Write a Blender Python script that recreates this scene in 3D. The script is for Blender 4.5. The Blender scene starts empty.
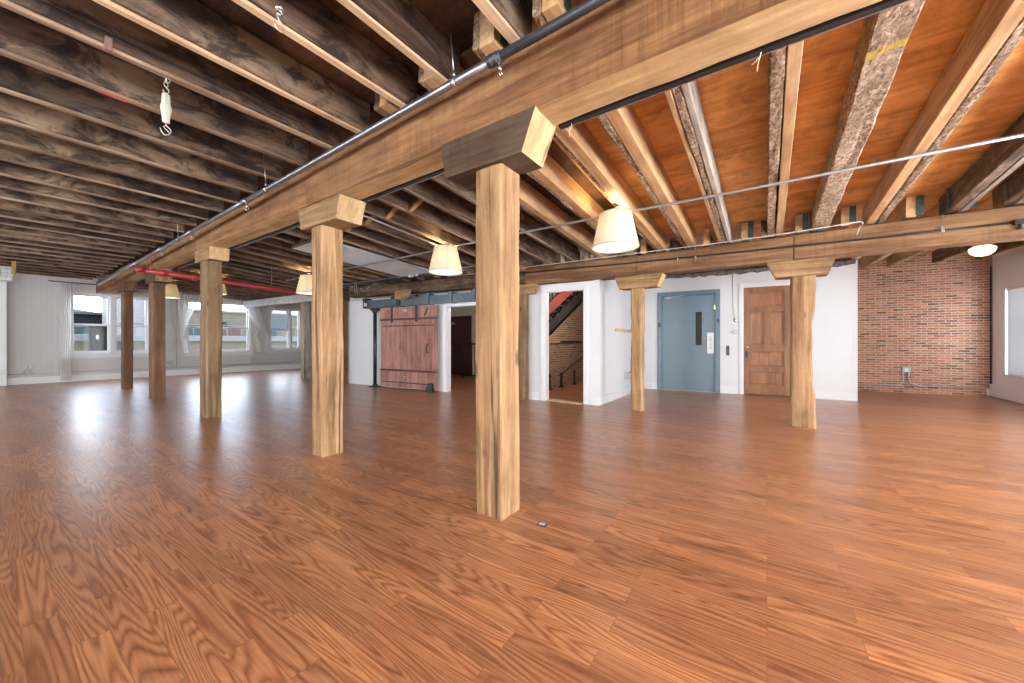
import bpy, bmesh, math, random
from mathutils import Vector, Matrix, noise
random.seed(7)
SC = bpy.context.scene
COL = SC.collection
PI = math.pi

# ------------------------------------------------------------------ helpers
def tag(o, label=None, cat=None, group=None, kind=None):
    if label: o['label'] = label
    if cat: o['category'] = cat
    if group: o['group'] = group
    if kind: o['kind'] = kind
    return o

def empty(name, loc=(0, 0, 0), rz=0.0):
    o = bpy.data.objects.new(name, None)
    COL.objects.link(o)
    o.location = loc
    o.rotation_euler = (0, 0, rz)
    o.empty_display_size = 0.1
    return o

def obj(name, bm, mat, parent=None, smooth=False):
    me = bpy.data.meshes.new(name)
    bmesh.ops.recalc_face_normals(bm, faces=bm.faces[:])
    bm.to_mesh(me)
    bm.free()
    for m in (mat if isinstance(mat, (list, tuple)) else [mat]):
        me.materials.append(m)
    if smooth:
        for p in me.polygons:
            p.use_smooth = True
    o = bpy.data.objects.new(name, me)
    COL.objects.link(o)
    if parent: o.parent = parent
    return o

def copy_tree(o, parent=None):
    c = o.copy()
    COL.objects.link(c)
    c.parent = parent
    for ch in list(o.children):
        copy_tree(ch, c)
    return c

def box(bm, x0, x1, y0, y1, z0, z1, bev=0.0, mi=0):
    vs = [bm.verts.new(p) for p in ((x0, y0, z0), (x1, y0, z0), (x1, y1, z0), (x0, y1, z0),
                                    (x0, y0, z1), (x1, y0, z1), (x1, y1, z1), (x0, y1, z1))]
    fs = [bm.faces.new([vs[i] for i in q]) for q in ((3, 2, 1, 0), (4, 5, 6, 7), (0, 1, 5, 4), (1, 2, 6, 5), (2, 3, 7, 6), (3, 0, 4, 7))]
    for f in fs: f.material_index = mi
    if bev > 0:
        es = list({e for f in fs for e in f.edges})
        r = bmesh.ops.bevel(bm, geom=es, offset=bev, segments=2, affect='EDGES', profile=0.6)
        for f in r['faces']: f.material_index = mi
    return vs

def boxbm(*a, **k):
    bm = bmesh.new(); box(bm, *a, **k); return bm

def tube(bm, pts, r, n=12, cap=True):
    """round tube along a polyline"""
    pts = [Vector(p) for p in pts]
    rs = r if isinstance(r, (list, tuple)) else [r] * len(pts)
    rings = []
    up = None
    for i, p in enumerate(pts):
        if i == 0: d = pts[1] - p
        elif i == len(pts) - 1: d = p - pts[i - 1]
        else: d = (pts[i + 1] - p).normalized() + (p - pts[i - 1]).normalized()
        d.normalize()
        if up is None:
            up = Vector((0, 0, 1)) if abs(d.z) < 0.9 else Vector((1, 0, 0))
        a = d.cross(up)
        if a.length < 1e-4: a = d.cross(Vector((0.3, 0.9, 0.2)))
        a.normalize(); b = d.cross(a).normalized(); up = -b if (-b).dot(up) > 0 else b
        rings.append([bm.verts.new(p + (a * math.cos(t) + b * math.sin(t)) * rs[i]) for t in [2 * PI * k / n for k in range(n)]])
    for i in range(len(rings) - 1):
        for k in range(n):
            bm.faces.new((rings[i][k], rings[i][(k + 1) % n], rings[i + 1][(k + 1) % n], rings[i + 1][k]))
    if cap:
        bm.faces.new(rings[0][::-1]); bm.faces.new(rings[-1])

def tubebm(*a, **k):
    bm = bmesh.new(); tube(bm, *a, **k); return bm

def lathe(bm, prof, n=32, cx=0, cy=0, cz=0):
    rings = []
    for r, z in prof:
        if r < 1e-5:
            rings.append([bm.verts.new((cx, cy, cz + z))])
        else:
            rings.append([bm.verts.new((cx + r * math.cos(2 * PI * k / n), cy + r * math.sin(2 * PI * k / n), cz + z)) for k in range(n)])
    for a, b in zip(rings, rings[1:]):
        for k in range(n):
            k2 = (k + 1) % n
            if len(a) == 1 and len(b) == 1: continue
            if len(a) == 1: bm.faces.new((a[0], b[k], b[k2]))
            elif len(b) == 1: bm.faces.new((a[k], b[0], a[k2]))
            else: bm.faces.new((a[k], b[k], b[k2], a[k2]))

def prism(bm, pts, axis, a0, a1, mi=0):
    """extrude a 2-D polygon; axis 'x': pts are (y,z); 'y': (x,z); 'z': (x,y)"""
    def P(p, a):
        return {'x': (a, p[0], p[1]), 'y': (p[0], a, p[1]), 'z': (p[0], p[1], a)}[axis]
    A = [bm.verts.new(P(p, a0)) for p in pts]; B = [bm.verts.new(P(p, a1)) for p in pts]
    n = len(pts)
    fs = [bm.faces.new(A[::-1]), bm.faces.new(B)]
    for i in range(n):
        fs.append(bm.faces.new((A[i], A[(i + 1) % n], B[(i + 1) % n], B[i])))
    for f in fs: f.material_index = mi

def timber(L, w, h, seed=0, rough=0.005, axis='X', seg=0.09, ch=0.012, wob=0.006, wane=None, k=4):
    """rough sawn timber. axis X: length on X, width on Y (centred), height on Z from 0.
       axis Z: length on Z, width on X, depth on Y (both centred)."""
    bm = bmesh.new()
    n = max(2, int(L / seg))
    hw, hh = w / 2, h / 2
    sec = []
    for (ax, ay), (bx, by) in (((-hw + ch, -hh), (hw - ch, -hh)), ((hw, -hh + ch), (hw, hh - ch)),
                               ((hw - ch, hh), (-hw + ch, hh)), ((-hw, hh - ch), (-hw, -hh + ch))):
        for i in range(k + 1):
            t = i / k
            sec.append((ax + (bx - ax) * t, ay + (by - ay) * t))
    off = Vector((seed * 7.31, seed * 3.17, seed * 1.77))
    rings = []
    for i in range(n + 1):
        l = L * i / n
        wx = noise.noise(Vector((l * 0.7, 0.3, 0.1)) + off) * wob
        wy = noise.noise(Vector((l * 0.7, 5.3, 2.1)) + off) * wob
        ring = []
        for (a, b) in sec:
            d = noise.noise(Vector((l * 2.2, a * 9, b * 9)) + off) + 0.6 * noise.noise(Vector((l * 7, a * 24, b * 24)) + off)
            s = rough * d
            ln = math.hypot(a, b) + 1e-6
            aa, bb = a + a / ln * s + wx, b + b / ln * s + wy
            if wane: aa, bb = wane(l, aa, bb)
            ring.append(bm.verts.new((l, aa, bb + hh) if axis == 'X' else (aa, bb, l)))
        rings.append(ring)
    m = len(sec)
    for i in range(n):
        for j in range(m):
            bm.faces.new((rings[i][j], rings[i][(j + 1) % m], rings[i + 1][(j + 1) % m], rings[i + 1][j]))
    bm.faces.new(rings[0][::-1]); bm.faces.new(rings[-1])
    return bm

def along(o, p0, p1):
    """place an object whose length is +X so that it runs from p0 to p1"""
    p0, p1 = Vector(p0), Vector(p1)
    d = (p1 - p0).normalized()
    y = Vector((0, 0, 1)).cross(d).normalized()
    z = d.cross(y)
    m = Matrix((d, y, z)).transposed().to_4x4()
    m.translation = p0
    o.matrix_world = m
    return o

# ------------------------------------------------------------------ materials
class NT:
    def __init__(s, name):
        s.m = bpy.data.materials.new(name); s.m.use_nodes = True
        s.t = s.m.node_tree; s.t.nodes.clear()
        s.out = s.t.nodes.new('ShaderNodeOutputMaterial')
    def n(s, typ, **kw):
        nd = s.t.nodes.new('ShaderNode' + typ)
        for k, v in kw.items():
            if k.startswith('i_'):
                key = k[2:]
                key = int(key) if key.isdigit() else key.replace('_', ' ')
                s.set(nd.inputs[key], v)
            else: setattr(nd, k, v)
        return nd
    def set(s, sock, v):
        if isinstance(v, bpy.types.NodeSocket): s.t.links.new(v, sock)
        elif isinstance(v, tuple) and len(v) == 3 and sock.type == 'RGBA': sock.default_value = (*v, 1)
        else: sock.default_value = v
    def ramp(s, fac, stops, interp='LINEAR'):
        nd = s.n('ValToRGB'); nd.color_ramp.interpolation = interp
        e = nd.color_ramp.elements
        while len(e) < len(stops): e.new(0.5)
        for x, (p, c) in zip(e, stops):
            x.position = p
            x.color = (*c, 1) if isinstance(c, tuple) else (c, c, c, 1)
        s.set(nd.inputs[0], fac)
        return nd.outputs[0]
    def mix(s, f, a, b, mode='MIX'):
        nd = s.n('Mix', data_type='RGBA', blend_type=mode)
        s.set(nd.inputs[0], f); s.set(nd.inputs[6], a); s.set(nd.inputs[7], b)
        return nd.outputs[2]
    def math(s, op, a, b=0.0, clamp=False):
        nd = s.n('Math', operation=op, use_clamp=clamp)
        s.set(nd.inputs[0], a); s.set(nd.inputs[1], b)
        return nd.outputs[0]
    def noise(s, vec, scale=5.0, detail=4.0, rough=0.55, dist=0.0):
        nd = s.n('TexNoise'); s.set(nd.inputs['Vector'], vec)
        nd.inputs['Scale'].default_value = scale; nd.inputs['Detail'].default_value = detail
        nd.inputs['Roughness'].default_value = rough; nd.inputs['Distortion'].default_value = dist
        return nd.outputs[0]
    def mapping(s, vec, scale=(1, 1, 1), rot=(0, 0, 0), loc=(0, 0, 0)):
        nd = s.n('Mapping'); s.set(nd.inputs[0], vec)
        nd.inputs['Scale'].default_value = scale; nd.inputs['Rotation'].default_value = rot
        nd.inputs['Location'].default_value = loc
        return nd.outputs[0]
    def objvec(s, rnd=True):
        tc = s.n('TexCoord').outputs['Object']
        if not rnd: return tc
        r = s.n('ObjectInfo').outputs['Random']
        k = s.math('MULTIPLY', r, 37.0)
        c = s.n('CombineXYZ'); s.set(c.inputs[0], k); s.set(c.inputs[1], s.math('MULTIPLY', r, 91.0)); s.set(c.inputs[2], k)
        a = s.n('VectorMath', operation='ADD'); s.set(a.inputs[0], tc); s.set(a.inputs[1], c.outputs[0])
        return a.outputs[0]
    def bsdf(s, col, rough=0.6, metal=0.0, spec=0.5, bump=None, bstr=0.3, bdist=0.01, coat=0.0, **kw):
        b = s.n('BsdfPrincipled')
        s.set(b.inputs['Base Color'], col); s.set(b.inputs['Roughness'], rough)
        b.inputs['Metallic'].default_value = metal
        b.inputs['Specular IOR Level'].default_value = spec
        b.inputs['Coat Weight'].default_value = coat
        for k, v in kw.items(): s.set(b.inputs[k], v)
        if bump is not None:
            bn = s.n('Bump'); s.set(bn.inputs['Height'], bump)
            bn.inputs['Strength'].default_value = bstr; bn.inputs['Distance'].default_value = bdist
            s.t.links.new(bn.outputs[0], b.inputs['Normal'])
        s.t.links.new(b.outputs[0], s.out.inputs[0])
        return s.m

def wood(name, dark, mid, light, axis='X', grain=11.0, stain=None, stain_amt=0.0, stain_scale=1.6, crack=0.6, rough=0.7,
         knots=0.35, bump=0.35, tint=0.12, saw=0.0, stain2=None, stain2_amt=0.0, spec=0.3):
    t = NT(name)
    v = t.objvec()
    st = (0.55, grain, grain) if axis == 'X' else ((grain, grain, 0.55) if axis == 'Z' else (grain, 0.55, grain))
    vg = t.mapping(v, st)
    g1 = t.noise(vg, 1.0, 9.0, 0.62, 0.7)
    g2 = t.noise(vg, 4.2, 6.0, 0.6, 0.2)
    g = t.math('ADD', t.math('MULTIPLY', g1, 0.68), t.math('MULTIPLY', g2, 0.32))
    c = t.ramp(g, [(0.38, dark), (0.5, mid), (0.62, light)])
    if stain:
        vs = t.mapping(v, (0.5, 1, 1) if axis == 'X' else (1, 1, 0.5))
        s1 = t.noise(vs, stain_scale, 8.0, 0.62, 0.6)
        c = t.mix(t.math('MULTIPLY', t.ramp(s1, [(0.45, 0.0), (0.62, 1.0)]), stain_amt), c, stain)
    if stain2:
        s2 = t.noise(t.mapping(v, (0.8, 1.4, 1.4), loc=(9, 4, 2)), stain_scale * 1.9, 9.0, 0.68, 0.9)
        c = t.mix(t.math('MULTIPLY', t.ramp(s2, [(0.47, 0.0), (0.58, 1.0)]), stain2_amt), c, stain2)
    tv = t.noise(t.mapping(v, (0.7, 1.6, 1.6) if axis == 'X' else (1.6, 1.6, 0.7), loc=(1, 6, 3)), 2.3, 7.0, 0.65, 0.5)
    c = t.mix(1.0, c, t.ramp(tv, [(0.3, (0.62, 0.58, 0.54)), (0.5, (0.98, 0.97, 0.96)), (0.7, (1.16, 1.15, 1.12))]), 'MULTIPLY')
    ck = None
    if crack:
        st2 = (0.35, 16, 16) if axis == 'X' else (16, 16, 0.35)
        k1 = t.noise(t.mapping(v, st2, loc=(3, 1, 7)), 0.8, 3.0, 0.5, 0.3)
        ck = t.ramp(k1, [(0.31, 1.0), (0.345, 0.0)])
        c = t.mix(t.math('MULTIPLY', ck, crack), c, (0.03, 0.02, 0.014))
    if knots:
        vk = t.mapping(v, (1.1, 3.2, 3.2) if axis == 'X' else (3.2, 3.2, 1.1), loc=(5, 2, 1))
        vo = t.n('TexVoronoi'); t.set(vo.inputs['Vector'], vk); vo.inputs['Scale'].default_value = 1.35
        kk = t.ramp(vo.outputs['Distance'], [(0.05, 1.0), (0.11, 0.0)])
        c = t.mix(t.math('MULTIPLY', kk, knots), c, tuple(x * 0.3 for x in dark))
    r = t.n('ObjectInfo').outputs['Random']
    hs = t.n('HueSaturation'); t.set(hs.inputs['Color'], c)
    t.set(hs.inputs['Value'], t.math('ADD', 1.0 - tint, t.math('MULTIPLY', r, 2 * tint)))
    c = hs.outputs[0]
    h = g
    if saw:
        sm = (26, 1.6, 1.6) if axis == 'X' else (1.6, 1.6, 26)
        sw = t.math('MULTIPLY', t.ramp(t.noise(t.mapping(v, sm, rot=(0, 0.12, 0.12)), 1.0, 3.0, 0.6), [(0.42, 0.0), (0.66, 1.0)]), t.ramp(t.noise(v, 1.7, 3.0), [(0.38, 0.1), (0.6, 1.0)]))
        h = t.math('ADD', h, t.math('MULTIPLY', sw, saw))
        c = t.mix(t.math('MULTIPLY', sw, saw * 0.7), c, tuple(x * 0.75 for x in dark))
    if ck is not None: h = t.math('SUBTRACT', h, t.math('MULTIPLY', ck, 0.7))
    return t.bsdf(c, rough, spec=spec, bump=h, bstr=bump, bdist=0.012)

def plain(name, col, rough=0.5, metal=0.0, var=0.06, scale=3.0, bump=0.05, spec=0.5, **kw):
    t = NT(name)
    v = t.objvec()
    n1 = t.noise(v, scale, 6.0, 0.6)
    c = t.mix(t.ramp(n1, [(0.35, 0.0), (0.68, 1.0)]), tuple(x * (1 - var) for x in col), tuple(min(1, x * (1 + var)) for x in col))
    return t.bsdf(c, rough, metal, spec, bump=t.noise(v, scale * 9, 4.0), bstr=bump, bdist=0.004, **kw)

M = {}
# old hand-hewn oak
M['post'] = wood('hewn_oak_post', (0.145, 0.076, 0.033), (0.295, 0.175, 0.082), (0.44, 0.29, 0.15), 'Z', 10, (0.36, 0.22, 0.11), 0.5, 1.3, crack=0.75, knots=0.7, saw=0.12)
M['post_dark'] = wood('hewn_oak_post_brown', (0.09, 0.042, 0.021), (0.16, 0.08, 0.038), (0.23, 0.125, 0.062), 'Z', 10, (0.10, 0.055, 0.035), 0.6, 1.2, crack=0.85, knots=0.75, saw=0.1)  # brown oak, darkened further as if lit from behind
M['post_mid'] = wood('hewn_oak_post_olive', (0.085, 0.05, 0.023), (0.19, 0.118, 0.056), (0.29, 0.19, 0.098), 'Z', 10, (0.22, 0.14, 0.075), 0.5, 1.2, crack=0.85, knots=0.75, saw=0.1)  # olive oak, its tone also lowered for backlighting
M['post_grey'] = wood('grey_weathered_post', (0.24, 0.20, 0.165), (0.35, 0.29, 0.24), (0.45, 0.38, 0.31), 'Z', 10, (0.20, 0.16, 0.13), 0.5, 1.2, crack=0.6, knots=0.4)
M['beam'] = wood('hewn_oak_beam', (0.115, 0.052, 0.021), (0.225, 0.112, 0.047), (0.33, 0.18, 0.08), 'X', 9, (0.27, 0.15, 0.07), 0.55, 1.3, crack=0.5, knots=0.6, saw=0.6)
M['beam_pale'] = wood('planed_pale_oak', (0.32, 0.195, 0.085), (0.46, 0.305, 0.145), (0.58, 0.415, 0.22), 'X', 9, (0.50, 0.34, 0.17), 0.4, 1.3, crack=0.45, knots=0.3, saw=0.2)
M['cap_dark'] = wood('smoke_brown_oak', (0.038, 0.023, 0.014), (0.075, 0.046, 0.027), (0.115, 0.074, 0.045), 'X', 9, (0.10, 0.07, 0.05), 0.5, 1.6, crack=0.7, knots=0.3, saw=0.4)
M['cap'] = wood('cap_oak', (0.15, 0.082, 0.036), (0.28, 0.168, 0.078), (0.4, 0.26, 0.132), 'X', 9, (0.34, 0.21, 0.10), 0.4, 1.6, crack=0.7, knots=0.4, saw=0.4)
M['endgrain'] = wood('oak_end_grain', (0.36, 0.23, 0.105), (0.5, 0.345, 0.17), (0.6, 0.44, 0.24), 'Z', 6, (0.44, 0.29, 0.14), 0.35, 3.0, crack=0.55, knots=0.0)
M['beam_b'] = wood('brown_oak_beam', (0.1, 0.048, 0.021), (0.2, 0.105, 0.046), (0.31, 0.18, 0.085), 'X', 9, (0.20, 0.11, 0.055), 0.5, 1.5, crack=0.55, knots=0.5, saw=0.4)
# joists
M['joist'] = wood('smoked_old_joist', (0.022, 0.012, 0.008), (0.07, 0.041, 0.026), (0.165, 0.106, 0.07), 'X', 7, (0.31, 0.22, 0.145), 0.7, 2.0, crack=0.6, knots=0.4, bump=0.6,
                  tint=0.22, stain2=(0.016, 0.011, 0.009), stain2_amt=0.85)
M['strip'] = wood('weathered_joist_edge', (0.13, 0.085, 0.053), (0.27, 0.185, 0.12), (0.43, 0.32, 0.22), 'X', 8, (0.14, 0.09, 0.06), 0.7, 2.2, crack=0.6, knots=0.4, tint=0.2)
M['strip_new'] = wood('raw_spruce_strip', (0.46, 0.31, 0.18), (0.60, 0.43, 0.27), (0.70, 0.54, 0.37), 'X', 9, (0.44, 0.30, 0.18), 0.4, 2.0, crack=0.25, knots=0.4, tint=0.1)
M['joist_mid'] = wood('brown_old_joist', (0.035, 0.019, 0.012), (0.105, 0.06, 0.035), (0.23, 0.14, 0.085), 'X', 7, (0.30, 0.22, 0.16), 0.5, 1.6, crack=0.55, knots=0.4, bump=0.6,
                      tint=0.2, stain2=(0.03, 0.02, 0.016), stain2_amt=0.7)
M['sister'] = wood('new_lumber', (0.34, 0.19, 0.085), (0.48, 0.295, 0.145), (0.6, 0.41, 0.225), 'X', 8, (0.43, 0.27, 0.15), 0.4, 1.5, crack=0.1, knots=0.5, tint=0.1)
M['white_lumber'] = wood('whitewashed_lumber', (0.25, 0.21, 0.17), (0.36, 0.32, 0.27), (0.46, 0.42, 0.37), 'X', 8, (0.45, 0.38, 0.31), 0.4, 2.0, crack=0.2, knots=0.2, tint=0.08)

def bark(name, a, b, c, yellow=False):
    t = NT(name)
    v = t.objvec()
    n1 = t.noise(t.mapping(v, (1.0, 1.6, 1.6)), 24.0, 9.0, 0.72, 0.6)
    n2 = t.noise(t.mapping(v, (0.6, 2, 2), loc=(2, 8, 4)), 4.0, 6.0, 0.65, 0.4)
    c1 = t.ramp(n1, [(0.34, a), (0.47, b), (0.63, c)])
    c1 = t.mix(t.math('MULTIPLY', t.ramp(n2, [(0.5, 0.0), (0.62, 1.0)]), 0.55), c1, tuple(x * 0.55 for x in b))
    if yellow:
        tc = t.n('TexCoord').outputs['Object']
        sx = t.n('SeparateXYZ'); t.set(sx.inputs[0], tc)
        e = t.math('ADD', sx.outputs[0], t.math('MULTIPLY', t.noise(tc, 14.0, 3.0), 0.10))
        band = t.math('MULTIPLY', t.math('GREATER_THAN', e, 1.30), t.math('LESS_THAN', e, 1.375))
        c1 = t.mix(t.math('MULTIPLY', band, t.ramp(t.noise(tc, 22.0, 4.0), [(0.38, 0.25), (0.5, 0.9)])), c1, (0.50, 0.36, 0.05))
    return t.bsdf(c1, 0.85, spec=0.2, bump=n1, bstr=0.9, bdist=0.03)
M['bark'] = bark('hacked_old_joist', (0.05, 0.03, 0.02), (0.28, 0.18, 0.11), (0.64, 0.49, 0.36))
M['bark_yellow'] = bark('hacked_old_joist_paint_mark', (0.06, 0.038, 0.026), (0.33, 0.225, 0.145), (0.70, 0.55, 0.41), True)
M['ply'] = wood('orange_plywood', (0.48, 0.225, 0.065), (0.7, 0.37, 0.12), (0.82, 0.48, 0.18), 'Y', 5, (0.40, 0.135, 0.035), 0.4, 0.8, crack=0.0, knots=0.12, rough=0.55, bump=0.08)
M['deck'] = wood('dark_deck_boards', (0.018, 0.01, 0.007), (0.042, 0.023, 0.014), (0.085, 0.045, 0.026), 'Y', 6, (0.24, 0.12, 0.06), 0.4, 1.2, crack=0.3, knots=0.3)

def floor_mat():
    t = NT('laminate_floor')
    tc = t.n('TexCoord').outputs['Object']
    s = t.n('SeparateXYZ'); t.set(s.inputs[0], tc)
    cv = t.n('CombineXYZ'); t.set(cv.inputs[0], s.outputs[1]); t.set(cv.inputs[1], s.outputs[0])
    br = t.n('TexBrick', offset=0.37, offset_frequency=2, squash=1.0)
    t.set(br.inputs['Vector'], cv.outputs[0])
    br.inputs['Color1'].default_value = (0, 0, 0, 1); br.inputs['Color2'].default_value = (1, 1, 1, 1)
    br.inputs['Mortar'].default_value = (0.5, 0.5, 0.5, 1)
    br.inputs['Scale'].default_value = 1.0; br.inputs['Mortar Size'].default_value = 0.0011
    br.inputs['Mortar Smooth'].default_value = 0.3
    br.inputs['Bias'].default_value = 0.0; br.inputs['Brick Width'].default_value = 0.82; br.inputs['Row Height'].default_value = 0.102
    rnd = br.outputs[0]
    # grain differs on every strip
    mv = t.n('CombineXYZ')
    t.set(mv.inputs[0], t.math('ADD', s.outputs[0], t.math('MULTIPLY', rnd, 13.0)))
    t.set(mv.inputs[1], t.math('ADD', s.outputs[1], t.math('MULTIPLY', rnd, 29.0)))
    g1 = t.noise(t.mapping(mv.outputs[0], (7, 0.5, 1)), 1.0, 1.6, 0.45, 0.3)
    rings = t.math('SINE', t.math('MULTIPLY', g1, 150.0))
    rings = t.math('POWER', t.math('ADD', t.math('MULTIPLY', rings, 0.5), 0.5), 0.55)
    fine = t.noise(t.mapping(mv.outputs[0], (95, 5, 1)), 1.0, 5.0, 0.6)
    v1 = t.math('ADD', t.math('MULTIPLY', rings, 0.34), t.math('MULTIPLY', fine, 0.55))
    c = t.ramp(v1, [(0.2, (0.175, 0.060, 0.025)), (0.47, (0.345, 0.140, 0.060)), (0.78, (0.52, 0.25, 0.116))])
    tone = t.ramp(rnd, [(0.0, (0.80, 0.78, 0.77)), (0.5, (1.0, 1.0, 1.0)), (1.0, (1.2, 1.22, 1.15))])
    c = t.mix(1.0, c, tone, 'MULTIPLY')
    big = t.noise(tc, 0.55, 4.0, 0.6, 0.5)
    c = t.mix(t.math('MULTIPLY', t.ramp(big, [(0.45, 0.0), (0.7, 1.0)]), 0.15), c, (0.36, 0.19, 0.11))
    c = t.mix(t.math('MULTIPLY', br.outputs[1], 0.55), c, (0.10, 0.032, 0.012))
    rg = t.math('ADD', 0.295, t.math('MULTIPLY', t.ramp(t.noise(tc, 0.5, 2.0, 0.5), [(0.35, 0.0), (0.7, 1.0)]), 0.05))
    hgt = t.math('MULTIPLY', br.outputs[1], -1.0)
    return t.bsdf(c, rg, spec=1.0, bump=hgt, bstr=0.05, bdist=0.001)
M['floor'] = floor_mat()

def brick_mat(name, cols, mortar, bw=0.215, rh=0.075, ms=0.011, lime=0.25):
    t = NT(name)
    tc = t.n('TexCoord').outputs['Object']
    s = t.n('SeparateXYZ'); t.set(s.inputs[0], tc)
    wv = t.noise(tc, 2.6, 3.0)
    wob = t.math('ADD', t.math('MULTIPLY', t.math('SUBTRACT', wv, 0.5), 0.06), t.math('MULTIPLY', t.math('SUBTRACT', t.noise(tc, 19.0, 3.0), 0.5), 0.022))
    cv = t.n('CombineXYZ'); t.set(cv.inputs[0], t.math('ADD', s.outputs[0], wob)); t.set(cv.inputs[1], t.math('ADD', s.outputs[2], t.math('MULTIPLY', t.math('SUBTRACT', t.noise(t.mapping(tc, (1, 1, 1), loc=(4, 2, 9)), 8.0, 4.0), 0.5), 0.035)))
    br = t.n('TexBrick', offset=0.5); t.set(br.inputs['Vector'], cv.outputs[0])
    br.inputs['Color1'].default_value = (0, 0, 0, 1); br.inputs['Color2'].default_value = (1, 1, 1, 1)
    br.inputs['Mortar'].default_value = (0.5, 0.5, 0.5, 1)
    br.inputs['Scale'].default_value = 1.0; br.inputs['Mortar Size'].default_value = ms; br.inputs['Mortar Smooth'].default_value = 0.35
    br.inputs['Brick Width'].default_value = bw; br.inputs['Row Height'].default_value = rh
    c = t.ramp(br.outputs[0], list(zip((0.0, 0.13, 0.4, 0.7, 1.0), cols)))
    n1 = t.noise(tc, 24.0, 8.0, 0.65)
    c = t.mix(t.math('MULTIPLY', t.ramp(n1, [(0.42, 0.0), (0.7, 1.0)]), 0.4), c, tuple(x * 0.45 for x in cols[2]))
    n3 = t.noise(tc, 1.1, 5.0, 0.6)
    mm = t.math('ADD', br.outputs[1], t.math('MULTIPLY', t.ramp(t.noise(tc, 11.0, 8.0, 0.7), [(0.55, 0.0), (0.72, 1.0)]), lime), True)
    c = t.mix(mm, c, t.mix(n3, mortar, tuple(x * 0.6 for x in mortar)))
    h = t.math('SUBTRACT', t.math('MULTIPLY', n1, 0.5), br.outputs[1])
    return t.bsdf(c, 0.9, spec=0.2, bump=h, bstr=0.8, bdist=0.015)
BR = [(0.12, 0.08, 0.065), (0.30, 0.135, 0.085), (0.46, 0.195, 0.115), (0.58, 0.285, 0.175), (0.34, 0.16, 0.115)]
M['brick'] = brick_mat('old_red_brick', BR, (0.70, 0.56, 0.44), bw=0.19, rh=0.054, ms=0.0095, lime=0.4)
M['brick_stair'] = brick_mat('stairwell_brick', [(0.13, 0.08, 0.06), (0.27, 0.12, 0.08), (0.38, 0.18, 0.12), (0.45, 0.24, 0.16), (0.32, 0.17, 0.12)], (0.60, 0.50, 0.40), bw=0.19, rh=0.06, ms=0.013, lime=0.5)
M['brick_white'] = brick_mat('whitewashed_brick', [(0.14, 0.14, 0.147), (0.153, 0.153, 0.16), (0.16, 0.16, 0.167), (0.167, 0.167, 0.173), (0.147, 0.147, 0.153)], (0.127, 0.127, 0.133), lime=0.2)

def bead_mat():
    t = NT('painted_beadboard')
    tc = t.n('TexCoord').outputs['Object']
    s = t.n('SeparateXYZ'); t.set(s.inputs[0], tc)
    f = t.math('FRACT', t.math('MULTIPLY', s.outputs[0], 11.0))
    d = t.math('ABSOLUTE', t.math('SUBTRACT', f, 0.5))
    gr = t.ramp(d, [(0.0, 1.0), (0.08, 0.0)])
    n1 = t.noise(tc, 1.2, 5.0)
    c = t.mix(n1, (0.52, 0.495, 0.475), (0.60, 0.575, 0.55))
    c = t.mix(t.math('MULTIPLY', gr, 0.22), c, (0.40, 0.37, 0.35))
    return t.bsdf(c, 0.55, bump=t.math('MULTIPLY', gr, -1.0), bstr=0.5, bdist=0.006)
M['bead'] = bead_mat()
M['white'] = plain('white_wall_paint', (0.605, 0.61, 0.612), 0.5, var=0.02, scale=1.2, bump=0.03)
M['offwhite'] = plain('off_white_paint', (0.68, 0.655, 0.62), 0.55, var=0.04, scale=1.2)
M['trimw'] = plain('white_trim_paint', (0.66, 0.665, 0.67), 0.35, var=0.02, scale=2.0)
M['greywall'] = plain('warm_grey_wall_paint', (0.80, 0.78, 0.765), 0.55, var=0.03, scale=1.2)
M['greypaint'] = plain('flaking_grey_paint', (0.55, 0.55, 0.54), 0.5, var=0.16, scale=6.0, bump=0.15)
M['plaster'] = plain('rubble_plaster_gap_shade', (0.13, 0.115, 0.10), 0.95, var=0.6, scale=16.0, bump=0.8)
M['blue'] = plain('blue_door_paint', (0.128, 0.19, 0.232), 0.38, var=0.05, scale=1.6, bump=0.04)
M['blue_d'] = plain('blue_frame_paint', (0.10, 0.165, 0.215), 0.35, var=0.06, scale=3.0, bump=0.04)
M['dark'] = plain('black_paint', (0.012, 0.012, 0.013), 0.35, var=0.1)
M['dglass'] = plain('dark_wired_glass', (0.012, 0.017, 0.018), 0.08, var=0.1)
M['doorwood'] = wood('varnished_pine_door', (0.20, 0.077, 0.027), (0.30, 0.125, 0.046), (0.38, 0.175, 0.07), 'Z', 9, (0.22, 0.088, 0.032), 0.4, 1.3, crack=0.0, knots=0.1, rough=0.42, bump=0.1, spec=0.5)
M['barn'] = wood('red_washed_boards', (0.22, 0.092, 0.07), (0.34, 0.165, 0.13), (0.43, 0.235, 0.19), 'Z', 10, (0.40, 0.23, 0.20), 0.45, 1.5, crack=0.4, knots=0.3, tint=0.06)
M['maroon'] = plain('maroon_door_paint', (0.075, 0.022, 0.022), 0.4, var=0.12)
M['steel'] = plain('blackened_steel', (0.035, 0.04, 0.045), 0.42, metal=0.6, var=0.3, scale=7.0)
M['steelblue'] = plain('blue_grey_steel', (0.09, 0.125, 0.15), 0.4, metal=0.5, var=0.25, scale=7.0)
M['galv'] = plain('galvanised_pipe', (0.30, 0.325, 0.36), 0.3, metal=0.9, var=0.12, scale=5.0)
M['emt'] = plain('pale_steel_conduit', (0.30, 0.305, 0.31), 0.38, metal=0.45, var=0.05)
M['hookzinc'] = plain('yellowed_zinc', (0.50, 0.46, 0.36), 0.35, metal=0.7, var=0.08)
M['galv_shaded'] = plain('galvanised_pipe_shaded', (0.085, 0.095, 0.11), 0.42, metal=0.6, var=0.15, scale=5.0)  # dark copy of galv: the pipe's missing reflections put into colour
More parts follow.
